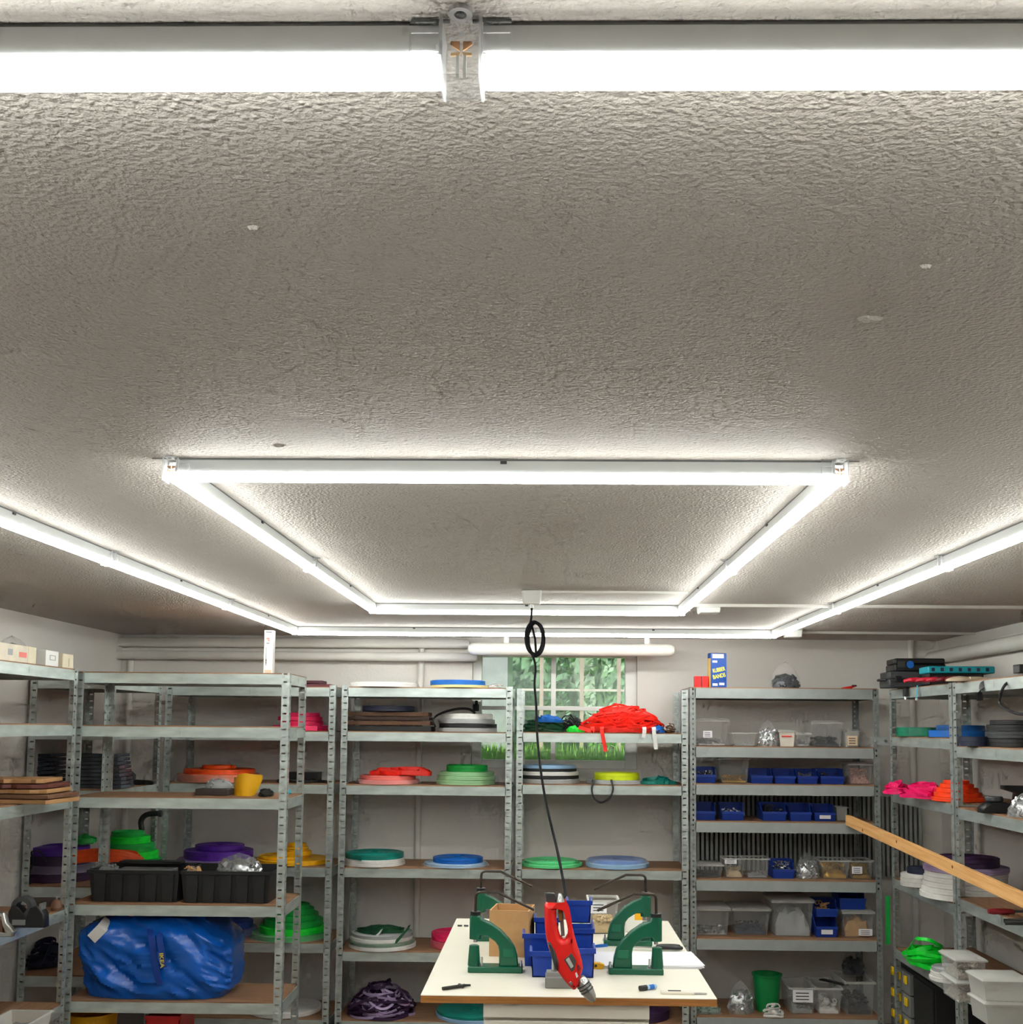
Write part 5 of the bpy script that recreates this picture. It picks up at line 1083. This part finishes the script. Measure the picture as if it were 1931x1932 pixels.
plate('side_plate', [[(0, 0), (w, 0), (w * .95, .03), (w * .6, .045), (w * .2, .04), (0, .02)]], .07, .005, BLACK, t); MB().lathe([(.03, .045), (.034, .05), (.034, .06), (.03, .065)], 20, (w * .4, 0, 0), False).build('wheel', DKGREY, t)
t = thing('black_bracket', 'black plastic bracket behind the pulley block', 'bracket', (SX(1892, 4.66, ZS[2]), 4.66, ZS[2])); w = m_(60, 4.66); plate('bracket_body', [[(0, 0), (w, 0), (w, .1), (w * .02, .1), (w * .02, .085), (w * .4, .07), (w * .35, .02)]], .05, .003, BLACK, t); MB().lathe([(.006, -.029), (.006, -.025)], 10, (w * .6, 0, .05), False, 'y').build('bolt', STEEL, t)
bag('clear bag of shiny bits on the third shelf at the right picture edge', 1902, 1985, 4.30, ZS[2], 40, SILVER, 50, .01, .1, .12, seed=65)
t = thing('screwdriver', 'red handled tool lying on the fourth shelf of the near right unit', 'screwdriver', (SX(1866, 4.40, ZS[3]), 4.40, ZS[3] + .012), .1)
MB().tube([(0, 0, 0), (.02, 0, 0), (.09, 0, 0), (.1, 0, 0)], [.009, .012, .010, .007], 12).build('handle', DRED, t); MB().tube([(.1, 0, 0), (.19, 0, 0)], .005, 8).build('shaft', DKGREY, t)
t = thing('black_pliers', 'black pliers lying at the front of the fourth shelf at the right picture edge', 'pliers', (SX(1896, 4.18, ZS[3]), 4.18, ZS[3] + .01), -.3)
for s_ in (-1, 1): MB().tube(smooth_path([(0, s_ * .022, 0), (.05, s_ * .026, .003), (.1, s_ * .008, .004), (.12, 0, .004)], 5), .008, 8).build('handle', BLACK, t)
MB().tube([(.12, 0, .004), (.17, 0, .004)], [.011, .004], 8).build('jaw', DKGREY, t)
GL = mat('clip_bits', (186, 176, 164), .35, .3, .35, 110.)
def lbox(label, px0, px1, Y, z, hpx, d, cont, seed): return clear_box(label, px0, px1, Y, z, hpx, d, cont, True, FROST if cont is None else CLEAR, seed=seed, name='lunch_box', group='lidded clear boxes on the right wall', taper=.05)
hb = m_(36, 4.55)
lbox('clear lidded box of clips, lower of the pair on the near right unit', 1808, 1858, 4.55, ZS[4], 36, .18, (GL, .8, 70, .009, 'mix'), 66)
lbox('clear lidded box of clips, upper of the pair on the near right unit', 1806, 1860, 4.55, ZS[4] + hb + .0105, 36, .18, (GL, .8, 70, .009, 'mix'), 67)
hb = m_(36, 4.22)
lbox('frosted lidded box, lower of the pair nearest the camera on the right', 1862, 1945, 4.22, ZS[4], 38, .16, None, 68)
lbox('frosted lidded box, upper of the pair nearest the camera on the right', 1858, 1945, 4.22, ZS[4] + m_(38, 4.22) + .0105, 36, .16, None, 69)
bin_('blue bin at the lower right picture corner', 0, 0, 0, 0, 0, .14, rz=-pi / 2, loc=(XF + .03, 4.13, ZS[4]), w=.12, h=.075, card=True)
# pine plank leaning across the units
A = Vector((SX(1604, 5.846, 1.13), 5.83, 1.128)); A = at(1600, 1547, 5.835); Bp = at(1985, 1722, 4.02)
d = (Bp - A); L = d.length; t = thing('pine_plank', 'long pine plank slanting across the grey unit and the right wall shelves', 'plank', A)
t.rotation_mode = 'QUATERNION'; ux = d.normalized(); uy = Vector((0, 0, 1)).cross(ux).normalized(); uz = ux.cross(uy)
t.rotation_quaternion = Matrix((ux, uy, uz)).transposed().to_quaternion()
MB().box(0, L, -.012, .012, -.026, .026).build('plank_body', PINE, t, bevel=.0015)
for u in (.12, .33, .62): MB().lathe([(.004, -.0128), (.007, -.0121)], 12, (L * u, 0, -.012 + .02 * (u > .3)), False, 'y').build('knot', mat('pine_knot', (120, 70, 34), .6), t)
# ================================================================== TABLE
TZ = .88; tx0, tx1, ty0, ty1 = -.333, .462, 3.078, 4.290
t = thing('work_table', 'white work table with plywood edges in the middle of the room', 'table', (tx0, ty0, 0)); tw, td = tx1 - tx0, ty1 - ty0
MB().box(0, tw, 0, td, TZ - .0205, TZ - .002).build('table_core', TEDGE, t); MB().box(0, tw, 0, td, TZ - .002, TZ).build('table_top', TTOP, t)
for x in (.22, tw - .27): MB().box(x, x + .05, td - .08, td - .03, 0, TZ - .021).build('leg', DRAWERW, t)
X0 = SX(912, 3.09, .8); X1 = SX(1226, 3.09, .8); w = X1 - X0; HD = TZ - .0215
t = thing('drawer_unit', 'white drawer unit standing under the front of the table', 'drawer unit', (X0, 3.09, 0))
MB().box(0, w, .018, .6, 0, HD).build('cabinet_body', DRAWERW, t)
MB().box(0, w, 0, .018, HD - .038, HD - .001).build('top_rail', DRAWERW, t, bevel=.001)
for k in range(4): MB().box(.002, w - .002, 0, .018, HD - .043 - .19 * (k + 1), HD - .043 - .19 * k - .004).build('drawer_front', DRAWERW, t, bevel=.0015)
# --- eyelet presses
def press(label, px, Y, mir, pole=True):
    k = .0002127; X = SX(px, Y, TZ); t = thing('eyelet_press', label, 'eyelet press', (X, Y, TZ), 0, 'green eyelet presses on the table')
    s = -1 if mir else 1
    c = lambda P: [(s * (p[0] - 175) * k, (1450 - p[1]) * k) for p in P]
    arm = [(195, 690), (340, 690), (350, 735), (480, 785), (620, 880), (740, 1000), (820, 1120), (855, 1240), (872, 1372), (605, 1372), (605, 1170), (590, 1095), (545, 1035), (470, 985), (425, 960), (330, 955), (290, 1010), (215, 1005), (200, 960)]
    plate('arm', [c(arm)], .034, .004, PRESSG, t)
    MB().box(min(0, s * 755 * k), max(0, s * 755 * k), -.030, .030, 0, 82 * k).build('base', PRESSG, t, bevel=.003)
    x = s * 78 * k; MB().lathe([(.019, 0), (.0145, 270 * k), (.012, 275 * k), (.001, 275 * k)], 16, (x, 0, 80 * k), False).build('front_post', PRESSG, t)
    xh = s * 92 * k
    MB().cyl(xh, 0, 440 * k, 765 * k, .0175, 18).build('head', PRESSG, t); MB().cyl(xh, 0, 760 * k, 815 * k, .0155, 18).build('cap', BLACK, t)
    MB().cyl(xh, 0, 395 * k, 442 * k, .006, 12).build('ram', STEEL, t)
    MB().cyl(s * 168 * k, -.012, 60 * k, 84 * k, .013, 16).build('die_plate', STEEL, t); MB().cyl(s * 190 * k, -.012, 80 * k, 200 * k, .003, 8).build('die_pin', STEEL, t)
    rod = [(265, 660), (268, 440), (275, 405), (300, 380), (340, 372), (580, 374), (700, 430), (1085, 605)]
    MB().tube([(p[0], 0, p[1]) for p in c(rod)], 20 * k, 10).build('lever', RODM, t)
    MB().box(min(s * 700 * k, s * 780 * k), max(s * 700 * k, s * 780 * k), -.026, -.020, 82 * k, 84 * k).build('foot_seam', DKGREY, t)
    MB().cyl(s * 735 * k, -.018, 82 * k, 165 * k, .0035, 8).build('bolt', STEEL, t)
    plate('cast_badge', [c([(655, 1130), (800, 1130), (810, 1240), (665, 1240)])], .038, .001, mat('press_badge', (10, 104, 74), .4), t)
    return t
press('left front green eyelet press on the table, before the cardboard box', 884, 3.385, False)
press('left rear green eyelet press on the table, behind the cardboard box', 896, 3.87, False)
press('right front green eyelet press on the table, standing by the papers', 1251, 3.385, True)
press('right rear green eyelet press on the table, before the clear tub', 1230, 3.82, True)
# --- cardboard box
Y = 3.60; X = SX(923, Y, TZ); w = m_(74, Y); h = m_(84, Y); d = .14; th = .004
t = thing('cardboard_box', 'open brown cardboard box between the green presses', 'box', (X, Y, TZ), -.12)
o = MB(); o.box(0, w, 0, th, 0, h); o.box(0, w, d - th, d, 0, h); o.box(0, th, th, d - th, 0, h); o.box(w - th, w, th, d - th, 0, h); o.box(th, w - th, th, d - th, 0, th); o.build('box_body', CARD, t)
MB().add([(th, d * .5, h), (w - th, d * .5, h), (w, d + .02, h + .008), (0, d + .02, h + .008), (th, d * .5, h - .003), (w - th, d * .5, h - .003), (w, d + .02, h + .005), (0, d + .02, h + .005)], [(0, 1, 2, 3), (7, 6, 5, 4), (0, 4, 5, 1), (1, 5, 6, 2), (2, 6, 7, 3), (3, 7, 4, 0)]).build('flap', CARD, t) if False else None
heap(w - .02, d - .02, h * .86, mat('packing_paper', (206, 168, 122), .7), t, 3, .01, .01)
MB().box(w + .0, w + .001, d * .2, d * .35, h * .5, h * .65).build('printed_mark', BROWN, t)
# --- blue bins on the table
def tb(label, px0, px1, Y, z, hpx, card=False, cont=None):
    w = m_(px1 - px0, Y); return bin_(label, 0, 0, 0, 0, 0, .13, rz=pi, loc=(SX(px1, Y, z), Y + .13, z), w=w, h=m_(hpx, Y), group='blue bins on the table', card=card, cont=cont)
tb('blue bin at the front of the left row on the table', 1003, 1060, 3.31, TZ, 46)
tb('blue bin behind the front one of the left row on the table', 989, 1046, 3.46, TZ, 58)
tb('blue bin in the middle rear of the table, left of the red tool', 1010, 1054, 3.62, TZ, 68)
h_ = m_(40, 3.62)
tb('blue bin at the front of the right row on the table', 1078, 1122, 3.31, TZ, 52)
tb('blue bin behind the front one of the right row on the table', 1076, 1120, 3.46, TZ, 68)
tb('blue bin at the rear of the right row, lower of two', 1074, 1118, 3.62, TZ, 58)
tb('blue bin at the rear of the right row, upper of two with white label', 1072, 1116, 3.62, TZ + m_(60, 3.62), 40, True)
# --- other table things
random.seed(5)
a = at(1105, 1788, 3.55); X = SX(1122, 3.5, TZ); t = thing('paper_stack', 'stack of white paper under the right presses', 'paper', (SX(1222, 3.52, TZ), 3.55, TZ), .05)
for k in range(6): MB().box(-.17 + .004 * (k % 3), .155 + .006 * (k % 2), -.105, .105, .0016 * k, .0016 * k + .0014).build('sheet', PAPER, t, rz=.02 * ((k % 3) - 1))
for o_ in t.children: o_['kind'] = 'stuff' if False else o_.get('kind', '') or ''
for o_ in t.children:
    if 'kind' in o_.keys(): del o_['kind']
zpp = TZ + .0106
for o_ in [q for q in C.objects if q.name.startswith('eyelet_press')]:
    pass
t = thing('scissors', 'scissors with thick black handles lying behind the paper stack', 'scissors', (SX(1244, 3.68, TZ), 3.70, TZ))
MB().tube(smooth_path([(0, .01, .012), (.02, .0, .014), (.06, -.004, .014), (.075, .008, .012), (.06, .02, .012), (.02, .02, .012)], 5, True), .006, 8, True).build('handle', BLACK, t); MB().tube(smooth_path([(0, .03, .012), (.02, .022, .012), (.06, .026, .012), (.07, .038, .012), (.05, .046, .012), (.015, .044, .012)], 5, True), .006, 8, True).build('handle', BLACK, t)
MB().prism([(0, .012), (-.08, .022), (0, .026)], .009, .012, 'z').build('blade', STEEL, t)
t = thing('marker_pen', 'black capped marker pen lying on the table front', 'marker', (SX(1207, 3.17, TZ), 3.155, TZ + .0075), .55)
MB().lathe([(.0075, 0), (.0075, .022)], 14, (0, 0, 0), False, 'x').build('cap', BLACK, t); MB().lathe([(.0065, .022), (.0065, .052), (.005, .055)], 14, (0, 0, 0), False, 'x').build('barrel', LBLUE, t); MB().lathe([(.0067, .03), (.0067, .046)], 14, (0, 0, 0), False, 'x').build('band', BLUE, t)
t = thing('steel_ruler_knife', 'pale grey cutter knife lying at the right front of the table', 'cutter knife', (SX(1247, 3.13, TZ), 3.13, TZ), -.03)
MB().box(0, .09, -.009, .009, 0, .008).build('handle', DRAWERW, t, bevel=.002); MB().box(.02, .055, -.004, .004, .008, .0095).build('slider', DKGREY, t); MB().box(.09, .125, -.005, .005, .002, .0035).build('blade', STEEL, t)
a = at(834, 1858, 3.14); t = thing('setting_tool', 'black steel setting tool lying on the left of the table', 'tool', (SX(836, 3.14, TZ), 3.13, TZ + .0055), .62)
MB().tube([(0, 0, 0), (.07, 0, 0)], .0048, 10).build('shaft', mat('blackened_steel', (46, 42, 38), .4, .4), t); MB().tube([(.06, -.008, 0), (.06, .012, 0)], .005, 10).build('cross_pin', BLACK, t); MB().tube([(.07, 0, 0), (.086, -.006, 0)], [.004, .003], 8).build('tip', BLACK, t)
for k, px in enumerate((864, 876)):
    t = thing('screw', ('left of the two tiny screws lying behind the left press', 'right of the two tiny screws lying behind the left press')[k], 'screw', (SX(px, 4.1, TZ), 4.12, TZ + .003)); MB().lathe([(.003, 0), (.003, .014)], 8, (0, 0, 0), False, 'x').build('shank', DKGREY, t); MB().lathe([(.003, -.002), (.0035, 0)], 8, (0, 0, 0), False, 'x').build('screw_head', BLACK, t)
t = thing('anvil_block', 'grey steel stand block on the table below the red tool', 'stand', (SX(1029, 3.19, TZ), 3.17, TZ)); w = m_(54, 3.19)
MB().box(0, w, 0, .07, 0, m_(20, 3.19)).build('block', mat('grey_cast', (124, 124, 122), .5, .2), t, bevel=.003); MB().frus((.002, w * .7, .01, .06), (.004, w * .6, .015, .055), m_(20, 3.19), m_(27, 3.19)).build('step', mat('grey_cast', (124, 124, 122), .5, .2), t); MB().cyl(w * .32, .035, m_(27, 3.19), m_(52, 3.19), .009, 14).build('stem', STEEL, t)
t = thing('tape_roll', 'yellow tape dispenser beside the right blue bins', 'tape', (SX(1113, 3.44, TZ), 3.44, TZ)); plate('dispenser', [[(0, 0), (.04, 0), (.044, .012), (.03, .018), (.008, .018), (0, .01)]], .02, .002, YELLOW, t); MB().lathe([(.004, -.012), (.004, .012)], 12, (.018, 0, .01), False, 'y').build('core', BLACK, t)
t = thing('blue_pen', 'light blue strap piece lying behind the paper stack', 'strap', (SX(1122, 3.74, TZ), 3.76, TZ + .002)); MB().ribbon(smooth_path([(0, 0, 0), (.02, .006, .002), (.045, .02, .001)], 4), .012, .002, (0, 0, 1)).build('strap_band', BLUE, t)
for o_ in [t]: o_.name = 'strap_piece'
clear_box('clear tub with beige bits at the rear of the table', 1112, 1166, 4.0, TZ, 62, .12, (mat('tan_bits', (206, 178, 126), .5), .5, 60, .009, 'mix'), False, seed=81, name='clear_tub', card=(PAPER, .05, .6, .62, .95))
carton('small_carton', 'small white and yellow carton behind the right rear press', 1180, 1212, 4.05, TZ, 44, .06, WHITE, marks=((YELLOW, .55, .98, .5, .98),))
clear_box('small clear cup with green bits beside the clear tub', 1090, 1110, 3.95, TZ, 40, .08, (PGREEN, .5, 20, .007, 'mix'), False, seed=82, name='clear_cup')
# --- red tool hanging on the cord
k = 2.98 / F / 7.427; Yt = 2.975
T0 = at(1075, 1760, Yt)
t = thing('red_power_tool', 'red hand held power tool hanging from the black cord over the table edge', 'power tool', T0)
def tp(zx, zy): q = at(860 + zx / 7.427, 1630 + zy / 7.427, Yt) - T0; return (q.x, q.z)
body = [(1245, 575), (1270, 545), (1330, 535), (1440, 545), (1530, 565), (1575, 620), (1610, 760), (1650, 940), (1690, 1090), (1740, 1250), (1775, 1380), (1782, 1440), (1760, 1520), (1735, 1600), (1705, 1700), (1680, 1735), (1650, 1742), (1590, 1690), (1500, 1585), (1425, 1480), (1395, 1400), (1345, 1270), (1300, 1150), (1270, 1020), (1252, 860), (1245, 700)]
hole = [(1405, 640), (1440, 590), (1500, 580), (1530, 640), (1555, 760), (1575, 900), (1570, 990), (1540, 1035), (1500, 1040), (1465, 1005), (1435, 900), (1410, 760)]
plate('body_shell', [[tp(*p) for p in body], [tp(*p) for p in hole]], .058, .012, mat('red_tool_shell', (236, 34, 30), .32, var=.04), t)
plate('rear_strap', [[tp(*p) for p in ((1440, 560), (1500, 560), (1530, 1000), (1480, 1010))]], .02, .003, MIDGREY, t)
plate('side_grip', [[tp(*p) for p in ((1290, 1065), (1330, 1070), (1400, 1200), (1440, 1330), (1430, 1470), (1390, 1440), (1340, 1260))]], .066, .006, DKGREY, t)
plate('rating_plate', [[tp(*p) for p in ((1515, 1310), (1620, 1215), (1690, 1330), (1660, 1450), (1620, 1480))]], .060, .0008, mat('tool_plate', (84, 78, 74), .45), t)
plate('plate_print', [[tp(*p) for p in ((1540, 1310), (1585, 1275), (1650, 1400), (1615, 1430))]], .0612, .0004, mat('plate_print', (200, 196, 190), .5), t)
plate('switch', [[tp(*p) for p in ((1690, 1400), (1725, 1370), (1750, 1430), (1715, 1470))]], .062, .002, DRED, t)
plate('logo_mark', [[tp(*p) for p in ((1670, 1500), (1690, 1480), (1715, 1540), (1690, 1565))]], .0606, .0004, PAPER, t)
plate('badge', [[tp(*p) for p in ((1585, 1630), (1610, 1605), (1640, 1640), (1615, 1670))]], .0606, .0006, STEEL, t)
a = Vector((tp(1735, 1600)[0], 0, tp(1735, 1600)[1])); b = at(1121, 1889, Yt) - T0
MB().tube([a, a.lerp(b, .12), a.lerp(b, .16), a.lerp(b, .55), a.lerp(b, .85), b], [.014, .0155, .0175, .0175, .013, .006], 18).build('nozzle', STEEL, t)
for u in (.25, .38, .5): MB().tube([a.lerp(b, u), a.lerp(b, u + .05)], .0183, 18).build('nozzle_ring', DKGREY, t)
a = tp(1465, 500); MB().lathe([(.012, -.006), (.010, .004), (.004, .016)], 14, (a[0], 0, a[1]), False).build('cord_collar', STEEL, t)
plate('hook_plate', [[tp(*p) for p in ((1255, 400), (1380, 405), (1410, 440), (1400, 530), (1275, 530))]], .012, .002, DKGREY, t)
plate('inner_tag', [[tp(*p) for p in ((1435, 600), (1490, 600), (1495, 790), (1440, 790))]], .024, .001, mat('tag_ochre', (150, 110, 50), .5), t)
# --- ceiling outlet and cord
Yo = 4.12; a0 = at(1004, 1112, Yo); Xo = SX(1004, Yo, CZ)
t = thing('ceiling_outlet', 'white ceiling outlet box that the black cord hangs from', 'outlet', (Xo, Yo, CZ)); wo = m_(19, Yo)
MB().frus((-wo * .86, wo * .86, -.02, .02), (-wo, wo, -.026, .026), -m_(27, Yo), -.001).build('outlet_box', WHITE, t, bevel=.005); MB().cyl(0, 0, -m_(34, Yo), -m_(27, Yo), .007, 10).build('cord_gland', WHITE, t)
# duct to the outlet
pipe('ceiling_duct', 'thin white duct on the ceiling leading to the cord outlet', [(Xo + wo, Yo, CZ - .005), (ix1 - .03, Yo, CZ - .005)], .005, cat='duct', n=4)
P0 = Vector((Xo, Yo, CZ - m_(34, Yo))); t = thing('hanging_cord', 'black cord with a coiled loop hanging from the ceiling outlet', 'cord', P0)
Ye = 2.975
def cpt(px, py, u): return at(px, py, Yo + (Ye - Yo) * u) - P0
main = [Vector((0, 0, 0)), cpt(1003, 1165, .03), cpt(1000, 1180, .05), cpt(995, 1205, .07), cpt(1006, 1238, .10), cpt(1011, 1260, .14), cpt(1009, 1290, .2), cpt(1012, 1330, .27), cpt(1014, 1385, .37), cpt(1019, 1440, .47), cpt(1028, 1500, .58), cpt(1040, 1555, .68), cpt(1052, 1605, .78), cpt(1061, 1650, .88), cpt(1067, 1685, .96), cpt(1062, 1695, 1.0), cpt(1058, 1698, 1.0)]
CORD = mat('black_rubber_cord', (16, 16, 18), .75, spec=.2)
MB().tube(smooth_path(main, 6), .0042, 8).build('cord_run', CORD, t)
for k in range(5):
    c_ = cpt(1008 + 1.2 * k, 1204 + (k % 3) * 1.5, .08); ex = m_(16.5 - 1.2 * (k % 3), 3.95); ez = m_(32 - 1.5 * (k % 2), 3.95)
    MB().tube([c_ + Vector((ex * math.cos(q_ * pi / 14), -.018 + .008 * k + .006 * math.sin(q_ * pi / 14 + k), ez * math.sin(q_ * pi / 14))) for q_ in range(28)], .0042, 7, True).build('coil_loop', CORD, t)
MB().tube([cpt(1002, 1172, .04), cpt(1010, 1205, .075), cpt(1012, 1236, .1)], .004, 7).build('tie_strand', CORD, t)
